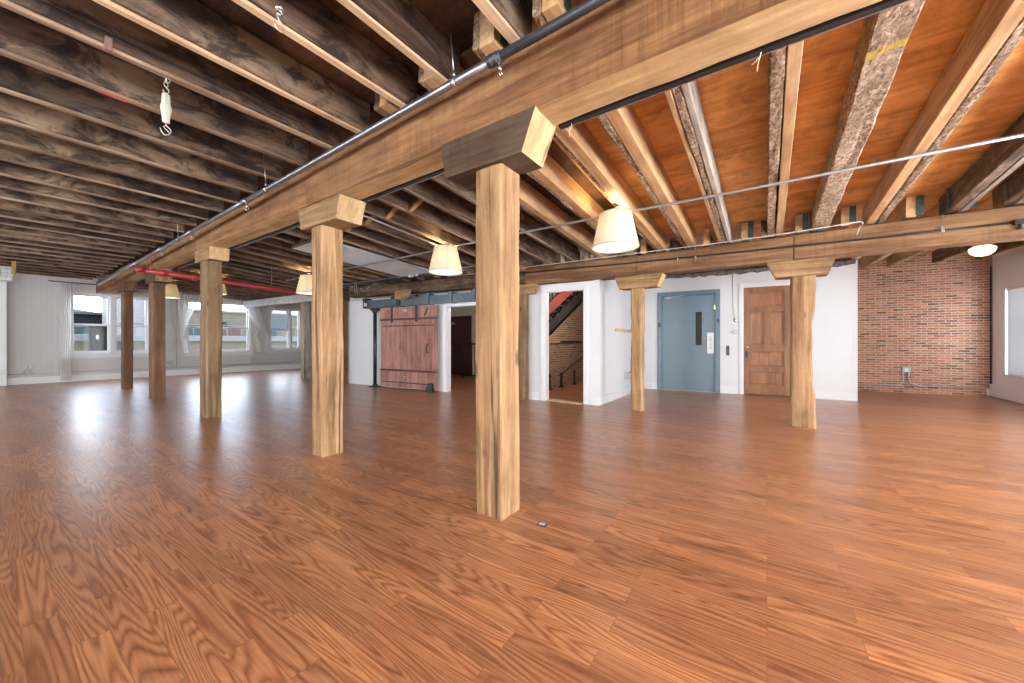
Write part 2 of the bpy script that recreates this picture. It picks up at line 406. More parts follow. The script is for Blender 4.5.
M['bright'] = plain('bright_zinc', (0.62, 0.62, 0.60), 0.25, metal=0.95, var=0.06)
M['conduit'] = plain('grey_conduit', (0.46, 0.46, 0.46), 0.4, metal=0.3, var=0.08)
M['white_cable'] = plain('white_cable', (0.5, 0.5, 0.48), 0.5, var=0.04)
M['blackplastic'] = plain('black_cable_channel', (0.016, 0.015, 0.016), 0.45, var=0.1)
M['redpipe'] = plain('red_sprinkler_paint', (0.36, 0.028, 0.035), 0.35, var=0.1)
M['redsteel'] = plain('red_stringer_paint', (0.22, 0.04, 0.035), 0.4, var=0.1)
M['stairdark'] = plain('dark_stair_steel', (0.022, 0.02, 0.021), 0.5, var=0.2)
M['green'] = plain('green_hanger_paint', (0.014, 0.052, 0.033), 0.4, var=0.35, scale=9.0)
M['brass'] = plain('polished_brass', (0.72, 0.48, 0.2), 0.2, metal=1.0, var=0.04)
M['panel'] = plain('pale_blue_grey_panel', (0.78, 0.85, 0.86), 0.3, var=0.05, scale=0.8)
M['maroonclip'] = plain('rusty_clip', (0.22, 0.12, 0.10), 0.5, var=0.1)
M['yellow'] = plain('yellow_strap', (0.40, 0.27, 0.04), 0.6, var=0.2)
M['cream'] = plain('cream_enamel', (0.52, 0.52, 0.43), 0.35, var=0.06)
M['plastic'] = plain('white_plastic', (0.72, 0.72, 0.70), 0.4, var=0.02)
M['brownplastic'] = plain('brown_bakelite', (0.045, 0.03, 0.022), 0.35, var=0.08)
M['shed'] = plain('matt_black_boards', (0.006, 0.006, 0.0065), 0.9, var=0.1, spec=0.03)
M['tan'] = plain('tan_parapet_render', (0.062, 0.052, 0.036), 0.9, var=0.12, scale=2.5)
M['coping'] = plain('pale_coping', (0.085, 0.085, 0.083), 0.8, var=0.06)
M['roofdark'] = plain('dark_slate_cladding', (0.010, 0.011, 0.012), 0.9, var=0.25, scale=1.2, spec=0.05)
M['redfurn'] = plain('faded_red_seat', (0.066, 0.023, 0.02), 0.7, var=0.1)
M['greenglass'] = plain('green_grey_glazing', (0.03, 0.04, 0.04), 0.5, var=0.1, spec=0.1)
M['signink'] = plain('grey_ink', (0.25, 0.22, 0.22), 0.6, var=0.02)

def simple(name, build):
    t = NT(name); build(t); return t.m
def _glass(t):
    a = t.n('BsdfTransparent'); g = t.n('BsdfGlossy'); g.inputs['Roughness'].default_value = 0.02
    f = t.n('Fresnel'); f.inputs[0].default_value = 1.45
    mx = t.n('MixShader'); t.set(mx.inputs[0], t.math('MULTIPLY', f.outputs[0], 0.08)); t.set(mx.inputs[1], a.outputs[0]); t.set(mx.inputs[2], g.outputs[0])
    t.t.links.new(mx.outputs[0], t.out.inputs[0])
M['glass'] = simple('clear_window_glass', _glass)
def _frost(t):
    a = t.n('BsdfTransparent'); d = t.n('BsdfTranslucent'); d.inputs[0].default_value = (0.20, 0.235, 0.255, 1)
    d2 = t.n('BsdfDiffuse'); d2.inputs[0].default_value = (0.3, 0.33, 0.35, 1)
    m1 = t.n('MixShader'); m1.inputs[0].default_value = 0.5; t.set(m1.inputs[1], d.outputs[0]); t.set(m1.inputs[2], d2.outputs[0])
    mx = t.n('MixShader'); mx.inputs[0].default_value = 0.7; t.set(mx.inputs[1], a.outputs[0]); t.set(mx.inputs[2], m1.outputs[0])
    t.t.links.new(mx.outputs[0], t.out.inputs[0])
M['frost'] = simple('milky_blue_glass', _frost)
def cloth(name, col, tr, transp=0.0):
    def f(t):
        d = t.n('BsdfDiffuse'); d.inputs[0].default_value = (*col, 1)
        l = t.n('BsdfTranslucent'); l.inputs[0].default_value = (*col, 1)
        m1 = t.n('MixShader'); m1.inputs[0].default_value = tr; t.set(m1.inputs[1], d.outputs[0]); t.set(m1.inputs[2], l.outputs[0])
        o = m1.outputs[0]
        if transp:
            a = t.n('BsdfTransparent'); m2 = t.n('MixShader'); m2.inputs[0].default_value = transp
            t.set(m2.inputs[1], o); t.set(m2.inputs[2], a.outputs[0]); o = m2.outputs[0]
        t.t.links.new(o, t.out.inputs[0])
    return simple(name, f)
M['sheer'] = cloth('sheer_white_curtain', (0.88, 0.87, 0.86), 0.5, 0.25)
M['shade'] = cloth('cream_linen_shade', (0.86, 0.79, 0.64), 0.42)
M['blind'] = cloth('white_vertical_slat', (0.62, 0.64, 0.64), 0.16)
def emit(name, col, s):
    def f(t):
        e = t.n('Emission'); e.inputs[0].default_value = (*col, 1); e.inputs[1].default_value = s
        t.t.links.new(e.outputs[0], t.out.inputs[0])
    return simple(name, f)
M['diffuser'] = emit('glowing_lamp_diffuser', (1.0, 0.86, 0.62), 1.5)
M['globe'] = emit('glowing_globe_glass', (1.0, 0.78, 0.40), 2.2)
M['bulb'] = emit('glowing_bulb', (1.0, 0.78, 0.45), 6.0)

# ------------------------------------------------------------------ the room shell
H0 = 2.95
def zc(x):            # underside of the joists: level over the bays beside the pipe, sagging towards the second row of posts
    if x <= 2: return H0
    if x <= 6.5: return H0 - 0.075 * (x - 2)
    return H0 - 0.3375 + 0.04 * (x - 6.5)

def wall(name, p0, p1, z0, z1, holes=(), t=0.14, mat=None, kind='structure', ztop=None):
    p0, p1 = Vector((*p0, 0)), Vector((*p1, 0))
    d = p1 - p0; L = d.length
    us = sorted({0.0, L, *[h[0] for h in holes], *[h[1] for h in holes]})
    zs = sorted({z0, z1, *[h[2] for h in holes], *[h[3] for h in holes]})
    bm = bmesh.new()
    cells = set()
    for i in range(len(us) - 1):
        for j in range(len(zs) - 1):
            cu, cz = (us[i] + us[i + 1]) / 2, (zs[j] + zs[j + 1]) / 2
            if not any(h[0] < cu < h[1] and h[2] < cz < h[3] for h in holes): cells.add((i, j))
    def q(a): bm.faces.new([bm.verts.new(p) for p in a])
    for (i, j) in cells:
        u0, u1, a, b = us[i], us[i + 1], zs[j], zs[j + 1]
        q(((u0, 0, a), (u1, 0, a), (u1, 0, b), (u0, 0, b)))
        q(((u1, t, a), (u0, t, a), (u0, t, b), (u1, t, b)))
        if (i - 1, j) not in cells: q(((u0, t, a), (u0, 0, a), (u0, 0, b), (u0, t, b)))
        if (i + 1, j) not in cells: q(((u1, 0, a), (u1, t, a), (u1, t, b), (u1, 0, b)))
        if (i, j - 1) not in cells: q(((u0, 0, a), (u0, t, a), (u1, t, a), (u1, 0, a)))
        if (i, j + 1) not in cells: q(((u0, 0, b), (u1, 0, b), (u1, t, b), (u0, t, b)))
    bmesh.ops.remove_doubles(bm, verts=bm.verts[:], dist=1e-5)
    o = obj(name, bm, mat)
    o.location = p0; o.rotation_euler = (0, 0, math.atan2(d.y, d.x))
    if kind: o['kind'] = kind
    return o

def struct(name, bm, mat, parent=None, smooth=False):
    o = obj(name, bm, mat, parent, smooth)
    if not parent: o['kind'] = 'structure'
    return o

fl = struct('floor', boxbm(-4.2, 12.6, -4.1, 16.8, -0.12, 0.0), M['floor'])

# far window wall: u runs along x from x=-4
FW = 16.47
def U(x): return x + 4.0
W1 = (1.53, 3.22, 0.78, 2.58); W2 = (4.12, 6.06, 0.76, 2.62); W3 = (6.72, 7.95, 0.82, 2.52); W4 = (9.2, 10.6, 0.82, 2.5)
wall('wall_far', (-4, FW), (11.2, FW), 0, 3.3, [(U(a), U(b), c, d) for a, b, c, d in (W1, W2, W3, W4)], 0.28, M['bead'])
# wall on the pipe side (out of the photograph, with unseen windows added to light the room)
WL = [(2.0, 3.7), (6.2, 7.9), (10.4, 12.1), (13.6, 15.3), (16.8, 18.5)]
wall('wall_left', (-4, -3.88), (-4, FW), 0, 3.3, [(a, b, 0.8, 2.5) for a, b in WL], 0.25, M['greywall'])
# window wall beside the brick
RW = 12.15
RH = [(9.62, 11.53), (6.4, 8.2), (3.2, 5.0), (0.0, 1.8), (-3.0, -1.4)]  # all but the first are unseen, added to light the room
wall('wall_right', (RW, -3.88), (-4, -3.88), 0, 3.3, [(RW - b, RW - a, 0.5, 2.2) for a, b in RH], 0.3, M['greywall'])
wall('wall_brick', (11.68, -1.5), (12.07, -3.95), 0, 3.2, (), 0.25, M['brick'])
wall('wall_alcove', (9.66, -1.41), (11.72, -1.5), 0, 3.2, (), 0.05, M['white'])
# core: stair wall with doorway, its flank, and the wall with the two doors
CW0, CW1 = Vector((5.83, 9.55)), Vector((6.38, 2.48))
CD = (CW1 - CW0).normalized(); CL = (CW1 - CW0).length
CN = Vector((CD.y, -CD.x))            # out of the wall, into the room
def cu(y): return (9.55 - y) / (9.55 - 2.48) * CL
CRZ = math.atan2(CD.y, CD.x)
BU0, BU1 = cu(6.02), cu(4.9)
SU0, SU1 = cu(3.55), cu(2.775)
wall('wall_stair', CW0, CW1, 0, 2.255, [(BU0, BU1, -0.01, 1.96), (SU0, SU1, -0.01, 2.125)], 0.14, M['white'])
wall('wall_flank', (6.385, 2.48), (9.28, 2.51), 0, 2.58, (), 0.12, M['white'])
DW0, DW1 = Vector((9.285, 2.55)), Vector((9.665, -1.41))
DDIR = (DW1 - DW0).normalized(); DL = (DW1 - DW0).length; DRZ = math.atan2(DDIR.y, DDIR.x)
def du(y): return (2.55 - y) / (2.55 + 1.41) * DL
BD0, BD1 = du(2.17), du(0.86)
OD0, OD1 = du(0.43), du(-0.42)
wall('wall_core', DW0, DW1, 0, 2.72, [(BD0, BD1, -0.01, 2.32), (OD0, OD1, -0.01, 2.33)], 0.14, M['white'])
struct('wall_core_end', boxbm(9.66, 9.80, -1.44, -1.36, 0, 2.72), M['white'])
# rooms behind the core
wall('wall_stairwell', (6.5, 4.46), (11.2, 4.46), 0, 3.2, (), 0.15, M['brick_stair'])
wall('wall_stairwell_end', (11.2, 4.46), (11.2, 2.6), 0, 3.2, (), 0.12, M['brick_stair'])
wall('wall_hall', (9.75, 9.5), (9.75, 4.65), 0, 3.0, (), 0.12, M['offwhite'])
wall('wall_hall_end', (5.97, 9.5), (9.75, 9.5), 0, 3.0, (), 0.14, M['offwhite'])
wall('wall_passage', (11.2, FW), (11.2, 9.5), 0, 3.3, (), 0.12, M['greywall'])
wall('wall_leak_block', (12.36, 16.9), (12.36, -4.1), 0, 3.3, (), 0.12, M['greywall'])  # unseen wall, added to stop sky light leaking under the doors
# ceilings (decking above the joists)
def slab(name, xs, y0, y1, dz, mat):
    bm = bmesh.new()
    prism(bm, [(x, zc(x) + dz) for x in xs] + [(x, zc(x) + dz + 0.05) for x in xs[::-1]], 'y', y0, y1)
    return struct(name, bm, mat)
slab('ceiling', [2.0, 6.5, 9.0, 12.4], -4.1, 1.72, 0.262, M['ply'])
slab('ceiling_boards', [2.0, 6.5, 9.0, 12.4], 1.72, 16.8, 0.262, M['deck'])
slab('ceiling_plywood', [-4.2, 2.0], -4.1, 0.98, 0.262, M['ply'])
slab('ceiling_planks', [-4.2, 2.0], 0.98, 16.8, 0.292, M['deck'])

# baseboards and casings
def local(name, bm, mat, origin, rz, kind='structure', parent=None):
    o = obj(name, bm, mat, parent)
    if parent is None:
        o.location = (origin[0], origin[1], 0); o.rotation_euler = (0, 0, rz)
        if kind: o['kind'] = kind
    return o
def baseb(bm, u0, u1, h=0.15):
    box(bm, u0, u1, -0.018, 0.0, 0, h - 0.02, 0.002); box(bm, u0, u1, -0.012, 0.0, h - 0.02, h, 0.003)
bm = bmesh.new()
baseb(bm, cu(3.98), SU0 - 0.13); baseb(bm, SU1 + 0.13, CL + 0.012)
local('baseboard_stair', bm, M['trimw'], CW0, CRZ)
bm = bmesh.new(); baseb(bm, 0.0, 2.88)
local('baseboard_flank', bm, M['trimw'], (6.385, 2.48), math.atan2(0.03, 2.895))
bm = bmesh.new()
baseb(bm, 0.08, BD0); baseb(bm, BD1, OD0 - 0.09); baseb(bm, OD1 + 0.09, DL + 0.012)
local('baseboard_core', bm, M['trimw'], DW0, DRZ)
bm = bmesh.new(); box(bm, U(0.33), U(10.9), -0.03, 0, 0, 0.16, 0.004); box(bm, U(0.33), U(10.9), -0.04, 0, 0.16, 0.18, 0.004)
local('baseboard_far', bm, M['greywall'], (-4, FW), 0)
bm = bmesh.new(); box(bm, 0.12, 3.2, -0.05, 0, 0.02, 0.24, 0.006); box(bm, 0.12, 3.2, -0.06, 0, 0.24, 0.265, 0.004)
local('baseboard_right', bm, M['greywall'], (RW, -3.88), PI)
# stair doorway casing
def casing(name, u0, u1, zt, w, org, rz, both=True, t=0.022):
    bm = bmesh.new()
    for a, b, c, d in ((u0 - w, u0, 0, zt + w), (u1, u1 + w, 0, zt + w), (u0, u1, zt, zt + w)):
        box(bm, a, b, -t, 0.0, c, d, 0.003)
        if b - a < 0.2: box(bm, a + 0.02, b - 0.02, -t - 0.006, -t, c, d - 0.02, 0.003)
        else: box(bm, a, b, -t - 0.006, -t, c + 0.02, d - 0.02, 0.003)
    box(bm, u0 - w - 0.02, u1 + w + 0.02, -t - 0.014, 0, zt + w, zt + w + 0.02, 0.004)
    # linings of the opening
    box(bm, u0, u0 + 0.012, 0.0, 0.14, 0, zt); box(bm, u1 - 0.012, u1, 0.0, 0.14, 0, zt); box(bm, u0, u1, 0, 0.14, zt - 0.012, zt)
    return local(name, bm, M['trimw'], org, rz)
casing('trim_1', SU0, SU1, 2.113, 0.10, CW0, CRZ)
casing('trim_2', BU0, BU1, 1.948, 0.10, CW0, CRZ)
struct('trim_3', boxbm(6.29, 6.50, 2.80, 3.52, 0.0, 0.012, 0.002), M['strip_new'])   # threshold of the stair doorway
# ragged broken plaster along the wall top, coloured dark for the shaded gap
bm = bmesh.new()
n = 60
rows = []
for i in range(n + 1):
    u = 0.02 + (DL - 0.02) * i / n
    a = 0.015 + 0.06 * abs(noise.noise(Vector((u * 3.1, 0, 1)))) + 0.05 * abs(noise.noise(Vector((u * 11, 2, 1))))
    rows.append([bm.verts.new(p) for p in ((u, -0.03 - 0.03 * noise.noise(Vector((u * 9, 7, 0))), 2.70 - a), (u, -0.05, 2.71), (u, 0.10, 2.80), (u, 0.0, 2.67 - a))])
for a, b in zip(rows, rows[1:]):
    for k in range(4):
        bm.faces.new((a[k], a[(k + 1) % 4], b[(k + 1) % 4], b[k]))
local('trim_4', bm, M['plaster'], DW0, DRZ)

# ------------------------------------------------------------------ windows
def far_window(name, W, sashes, frost_first=False):
    """double-hung sashes side by side; origin at the lower left inner corner"""
    x0, x1, z0, z1 = W
    r = empty(name, (x0, FW, z0)); r['kind'] = 'structure'
    w, h = x1 - x0, z1 - z0
    bm = bmesh.new()
    box(bm, 0, 0.05, 0.02, 0.2, 0, h, 0.004); box(bm, w - 0.05, w, 0.02, 0.2, 0, h, 0.004)
    box(bm, 0.05, w - 0.05, 0.02, 0.2, h - 0.05, h, 0.004); box(bm, 0.05, w - 0.05, 0.02, 0.2, 0, 0.05, 0.004)
    ks = sorted(sashes)
    for k in ks: box(bm, k - 0.055, k + 0.055, 0.0, 0.2, 0.05, h - 0.05, 0.006)
    obj('window_frame', bm, M['trimw'], r)
    bm = bmesh.new(); box(bm, -0.07, w + 0.07, -0.06, 0.03, -0.05, 0.0, 0.006); box(bm, -0.05, w + 0.05, -0.02, 0.0, -0.12, -0.05, 0.004)
    obj('window_sill', bm, M['trimw'], r)
    edges = [0.05] + [e for k in ks for e in (k - 0.055, k + 0.055)] + [w - 0.05]
    for i in range(0, len(edges), 2):
        a, b = edges[i], edges[i + 1]
        for lvl, (c, d, y) in enumerate(((0.05, h * 0.49, 0.07), (h * 0.49 - 0.03, h - 0.05, 0.115))):
            bm = bmesh.new()
            fw = 0.045
            box(bm, a, a + fw, y, y + 0.04, c, d, 0.003); box(bm, b - fw, b, y, y + 0.04, c, d, 0.003)
            box(bm, a + fw, b - fw, y, y + 0.04, c, c + fw, 0.003); box(bm, a + fw, b - fw, y, y + 0.04, d - fw, d, 0.003)
            s = obj('sash', bm, M['trimw'], r)
            obj('glass_pane', boxbm(a + fw, b - fw, y + 0.015, y + 0.021, c + fw, d - fw), M['frost'] if (frost_first and i == 0 and lvl == 1) else M['glass'], s)
    return r
far_window('window_1', W1, [0.86])
far_window('window_2', W2, [])
far_window('window_3', W3, [0.80], True)
far_window('window_4', W4, [])

def plain_window(name, loc, rz, w, h):
    r = empty(name, loc, rz); r['kind'] = 'structure'
    bm = bmesh.new()
    for a, b, c, d in ((0, 0.06, 0, h), (w - 0.06, w, 0, h), (0.06, w - 0.06, 0, 0.06), (0.06, w - 0.06, h - 0.06, h), (0.06, w - 0.06, h / 2 - 0.025, h / 2 + 0.025)):
        box(bm, a, b, 0.08, 0.16, c, d, 0.004)
    f = obj('window_frame', bm, M['trimw'], r)
    obj('glass_pane', boxbm(0.06, w - 0.06, 0.115, 0.121, 0.06, h - 0.06), M['glass'], f)
    bm = bmesh.new(); box(bm, -0.05, w + 0.05, -0.03, 0.08, -0.04, 0.0, 0.005)
    obj('window_sill', bm, M['trimw'], r)
    return r
for i, (a, b) in enumerate(WL): plain_window('window_%d' % (20 + i), (-4, -3.88 + a, 0.8), PI / 2, b - a, 1.7)  # unseen windows, added as openings for the fill lamps
for i, (a, b) in enumerate(RH): plain_window('window_%d' % (5 + i), (b, -3.88, 0.5), PI, b - a, 1.7)

# vertical blinds in the window beside the brick wall
a, b = RH[0]
vb = empty('vertical_blind', (b, -3.88, 0.5), PI)
tag(vb, 'closed white vertical slat blind in the window beside the brick wall', 'window blind')
obj('head_rail', boxbm(0.02, b - a - 0.02, 0.005, 0.055, 1.645, 1.695, 0.004), M['plastic'], vb)
ns = int((b - a - 0.08) / 0.082)
for i in range(ns):
    bm = bmesh.new()
    u = 0.07 + i * 0.082
    ang = 0.42
    pts = []
    for j in range(5):
        t = (j / 4 - 0.5) * 0.089
        c = 0.006 * (1 - (2 * (j / 4) - 1) ** 2)
        pts.append((u + t * math.cos(ang) - c * math.sin(ang), 0.03 + t * math.sin(ang) + c * math.cos(ang)))
    prism(bm, pts + [(x, y - 0.0012) for x, y in pts[::-1]], 'z', 0.015, 1.645)
    obj('slat', bm, M['blind'], vb)
bm = bmesh.new()
for q in ((0, 0, 0, 0),):
    w_ = b - a
    for x0_, x1_, z0_, z1_ in ((-0.07, 0.0, -0.02, 1.77), (w_, w_ + 0.07, -0.02, 1.77), (0, w_, 1.70, 1.77)):
        box(bm, x0_, x1_, -0.012, 0.0, z0_, z1_, 0.003)
o = struct('trim_5', bm, M['greywall']); o.location = (b, -3.88, 0.5); o.rotation_euler = (0, 0, PI)

# ------------------------------------------------------------------ posts, caps and beams
ROW1 = [ # x0,x1,y0,y1,ztop,mat,label
 (1.912, 2.132, 1.400, 1.622, 2.295, 'post', 'pale hewn oak post with a long crack, tallest in view, beside the small floor plate'),
 (1.945, 2.175, 3.625, 3.825, 2.305, 'post', 'honey brown oak post under the notched cap where two beams meet'),
 (1.965, 2.155, 6.89, 7.21, 2.37, 'post_mid', 'olive brown cracked oak post standing before the curtained middle window'),
 (1.985, 2.175, 9.95, 10.26, 2.31, 'post_dark', 'dark brown oak post under the start of the red pipe'),
 (2.03, 2.20, 12.78, 13.05, 2.36, 'post_dark', 'dark weathered oak post in front of the first double window, last of its row')]
for i, (x0, x1, y0, y1, zt, m, lab) in enumerate(ROW1):
    bm = timber(zt, x1 - x0, y1 - y0, seed=i + 1, rough=0.006, axis='Z', seg=0.07, ch=0.012, wob=0.007)
    o = obj('timber_post', bm, M[m], smooth=False)
    o.location = ((x0 + x1) / 2, (y0 + y1) / 2, 0)
    tag(o, lab, 'wooden post', None)

def cap(name, y0, y1, yb0, yb1, x0, x1, z0, z1, mats, lab, seed=0, bevel_bottom=0.0):
    """bolster: long along y, splayed ends. top y0..y1, bottom yb0..yb1"""
    bm = bmesh.new()
    n = 14
    L = y1 - y0
    h = z1 - z0; w = x1 - x0
    rings = []
    off = Vector((seed * 3.3, 1.7 * seed, 0))
    k = 5
    for i in range(n + 1):
        t = i / n
        ring = []
        prof = []
        for s in range(k): prof.append((0, s / k))
        for s in range(k): prof.append((s / k, 1))
        for s in range(k): prof.append((1, 1 - s / k))
        for s in range(k): prof.append((1 - s / k, 0))
        for (a, b) in prof:
            ya = yb0 + (y0 - yb0) * b; yb = yb1 + (y1 - yb1) * b
            y = ya + (yb - ya) * t
            x = x0 + w * a; z = z0 + h * b
            d = noise.noise(Vector((x * 6, y * 6, z * 6)) + off) * 0.006
            ring.append(bm.verts.new((x + d, y, z - (0.012 if b == 0 and a in (0, 1) else 0) * 0 + d * (1 - b))))
        rings.append(ring)
    m = 4 * k
    for i in range(n):
        for j in range(m):
            f = bm.faces.new((rings[i][j], rings[i][(j + 1) % m], rings[i + 1][(j + 1) % m], rings[i + 1][j]))
            f.material_index = 0
    for rr in (rings[0][::-1], rings[-1]):
        f = bm.faces.new(rr); f.material_index = 1
    # object frame with local X along the cap
    cx, cy = (x0 + x1) / 2, (y0 + y1) / 2
    for v in bm.verts:
        v.co = Vector((v.co.y - cy, -(v.co.x - cx), v.co.z - z0))
    o = obj(name, bm, [M[mats[0]], M[mats[1]]])
    o.location = (cx, cy, z0); o.rotation_euler = (0, 0, PI / 2)
    tag(o, lab, 'post cap')
    return o
cap('post_cap', 1.125, 1.905, 1.225, 1.862, 1.878, 2.135, 2.30, 2.545, ('cap_dark', 'endgrain'), 'big smoke brown bolster block with a pale sawn end on the tallest post', 1)
cap('post_cap', 3.27, 4.06, 3.345, 4.00, 1.925, 2.195, 2.31, 2.525, ('cap', 'endgrain'), 'split oak bolster with a pale checked end under the open beam joint', 2)
cap('post_cap', 6.74, 7.40, 6.77, 7.36, 1.955, 2.20, 2.375, 2.555, ('cap', 'endgrain'), 'short cracked oak block on the olive brown post', 3)
cap('post_cap', 9.66, 10.45, 9.69, 10.42, 1.965, 2.215, 2.315, 2.575, ('cap_dark', 'cap'), 'grey sided oak block right under the end of the red pipe', 4)
cap('post_cap', 12.55, 13.30, 12.60, 13.26, 1.995, 2.235, 2.365, 2.585, ('post_dark', 'post_dark'), 'dark oak block on the last post before the windows', 5)

def rowx(y): return 2.005 + 0.0095 * (y - 1.4)
def beam(name, y0, y1, zb0, zb1, h, w, dx, mats, lab, seed, xf=rowx, pale_bottom=True):
    L = y1 - y0 - 0.012
    bm = timber(L, w, h, seed=seed, rough=0.006, axis='X', seg=0.11, ch=0.012, wob=0.008)
    for f in bm.faces:
        f.normal_update()
        if f.normal.z < -0.7 and pale_bottom: f.material_index = 1
    bmesh.ops.recalc_face_normals(bm, faces=bm.faces[:])
    for f in bm.faces:
        f.material_index = 1 if (f.normal.z < -0.9 and pale_bottom) else 0
    o = obj(name, bm, [M[mats[0]], M[mats[1]]])
    along(o, (xf(y0) + dx, y0 + 0.006, zb0), (xf(y1) + dx, y1 - 0.006, zb1))
    tag(o, lab, 'ceiling beam')
    return o
beam('main_beam', -3.8, 3.86, 2.548, 2.532, 0.395, 0.245, 0.0, ('beam', 'beam_pale'), 'long sawn oak beam over the tallest post, running out of the top of the photo', 11)
beam('main_beam', 3.86, 7.30, 2.535, 2.558, 0.36, 0.235, 0.0, ('beam', 'beam_pale'), 'oak beam between the split bolster and the olive brown post', 12)
beam('main_beam', 7.30, 9.98, 2.56, 2.578, 0.34, 0.225, 0.0, ('beam', 'beam_pale'), 'oak beam between the olive brown post and the red pipe end', 13)
beam('main_beam', 9.98, 16.4, 2.58, 2.59, 0.34, 0.225, 0.0, ('beam', 'beam_pale'), 'oak beam from the red pipe end to the window wall', 14)

# second row
def wane801(l, a, b):   # natural waney edge on one side
    if a < 0 or b < -0.02:
        pass
    if b < 0:
        d = 0.022 * math.sin((l - 0.55) * 3.1) + 0.012 * noise.noise(Vector((l * 4, 3, 1))) - 0.014
        b = b + d * (1 if b < -0.03 else 0.4)
    return a, b
bm = timber(2.025, 0.16, 0.235, seed=31, rough=0.006, axis='Z', seg=0.06, ch=0.02, wob=0.006, wane=wane801)
o = obj('timber_post', bm, M['post']); o.location = (6.37, -0.385, 0)
tag(o, 'waney edged oak post in front of the brown wooden door', 'wooden post')
bm = timber(2.04, 0.16, 0.20, seed=32, rough=0.014, axis='Z', seg=0.06, ch=0.03, wob=0.018)
o = obj('timber_post', bm, M['post']); o.location = (6.34, 1.795, 0)
tag(o, 'knotty round edged oak post beside the blue steel door', 'wooden post')
bm = timber(2.07, 0.15, 0.17, seed=33, rough=0.006, axis='Z', seg=0.08, ch=0.012, wob=0.006)
o = obj('timber_post', bm, M['post_mid']); o.location = (6.14, 3.96, 0)
tag(o, 'slim oak post against the stair wall, mostly hidden by the tallest post', 'wooden post')
bm = timber(2.36, 0.18, 0.20, seed=34, rough=0.006, axis='Z', seg=0.08, ch=0.012, wob=0.006)
o = obj('timber_post', bm, M['post_grey']); o.location = (5.86, 11.9, 0)
tag(o, 'grey weathered post under the white painted beam by the third window', 'wooden post')

cap('post_cap', -0.735, 0.0, -0.66, -0.10, 6.27, 6.52, 2.03, 2.245, ('cap', 'endgrain'), 'oak bolster with splayed ends on the waney edged post', 6)
cap('post_cap', 1.375, 2.16, 1.46, 2.08, 6.24, 6.49, 2.045, 2.25, ('cap', 'endgrain'), 'oak bolster with a pale cut end beside the blue door', 7)
cap('post_cap', 3.64, 4.30, 3.72, 4.25, 6.06, 6.225, 2.075, 2.26, ('cap', 'cap'), 'brown oak block at the upper corner of the stair doorway', 8)
bm = bmesh.new()
prism(bm, [(0, 0.06), (0.06, 0.05), (0.10, 0.0), (0.17, 0.02), (0.24, -0.01), (0.30, 0.05), (0.38, 0.04), (0.44, 0.10), (0.48, 0.22), (0, 0.22)], 'y', -0.05, 0.05)
o = obj('post_cap', bm, M['cap']); o.location = (5.70, 7.28, 2.135); o.rotation_euler = (0, 0, -PI / 2)
tag(o, 'rough broken oak cap end above the red sliding door', 'post cap')

def row2(y): return 6.42 if y < 2 else 6.42 - 0.068 * (y - 2)
beam('cross_beam', -3.8, -0.30, 2.262, 2.252, 0.34, 0.25, 0, ('beam_b', 'beam_b'), 'streaky oak beam crossing before the brick wall', 21, row2, False)
beam('cross_beam', -0.30, 1.80, 2.252, 2.258, 0.335, 0.25, 0, ('beam_b', 'beam_b'), 'oak beam above the two doors, between the bolsters', 22, row2, False)
beam('cross_beam', 1.80, 3.95, 2.258, 2.268, 0.335, 0.25, 0, ('beam_b', 'beam_b'), 'oak beam above the stair doorway', 23, row2, False)
beam('cross_beam', 3.95, 9.45, 2.285, 2.36, 0.27, 0.23, 0, ('joist_mid', 'beam_pale'), 'oak beam above the sliding door track', 24, row2, False)
bm = timber(4.7, 0.2, 0.24, seed=25, rough=0.004, axis='X', ch=0.008)
o = obj('painted_beam', bm, M['greypaint']); along(o, (5.85, 11.3, 2.372), (5.75, 16.0, 2.40))
tag(o, 'grey white painted beam leading to the window wall above the grey post', 'ceiling beam')
bm = boxbm(5.60, 5.98, 11.6, 15.1, 2.62, 2.66, 0.004)
# grey painted post with cap at the end of the white wall
pp = empty('painted_post', (5.76, 9.86, 0)); tag(pp, 'grey painted square post with a cap block at the end of the white wall', 'post')
obj('shaft', boxbm(-0.07, 0.07, -0.09, 0.09, 0, 2.12, 0.008), M['greypaint'], pp)
obj('cap_block', boxbm(-0.10, 0.10, -0.22, 0.17, 2.12, 2.28, 0.01), M['greypaint'], pp)
bm = timber(2.28, 0.10, 0.09, seed=41, rough=0.006, axis='Z', seg=0.08, ch=0.01)
o = obj('corner_board', bm, M['post_dark']); o.location = (5.745, 9.50, 0)
tag(o, 'brown upright board between the grey painted post and the white wall', 'wooden board')

# ------------------------------------------------------------------ joists
NTH = ['first', 'second', 'third', 'fourth', 'fifth', 'sixth', 'seventh', 'eighth', 'ninth', 'tenth', 'eleventh', 'twelfth', 'thirteenth',
       'fourteenth', 'fifteenth', 'sixteenth', 'seventeenth', 'eighteenth', 'nineteenth', 'twentieth', 'twenty-first', 'twenty-second', 'twenty-third', 'twenty-fourth', 'twenty-fifth', 'twenty-sixth', 'twenty-seventh', 'twenty-eighth']
def joist(p0, p1, w, h, mat, seed, lab, group, rough=0.008, seg=0.13, name='ceiling_joist'):
    L = (Vector(p1) - Vector(p0)).length
    bm = timber(L, w, h, seed=seed, rough=rough, axis='X', seg=seg, ch=0.010, wob=0.012, k=3)
    o = obj(name, bm, M[mat]); along(o, p0, p1)
    tag(o, lab, 'ceiling joist', group)
    return o, L
def strip(o, L, y, w, z, h, mat, seed, name='edge_strip', x0=0.0, lab=None):
    bm = timber(L - 2 * x0, w, h, seed=seed, rough=0.003, axis='X', seg=0.2, ch=0.004, wob=0.004, k=2)
    c = obj(name, bm, M[mat], o); c.location = (x0, y, z)
    if lab: c['label'] = lab
    return c
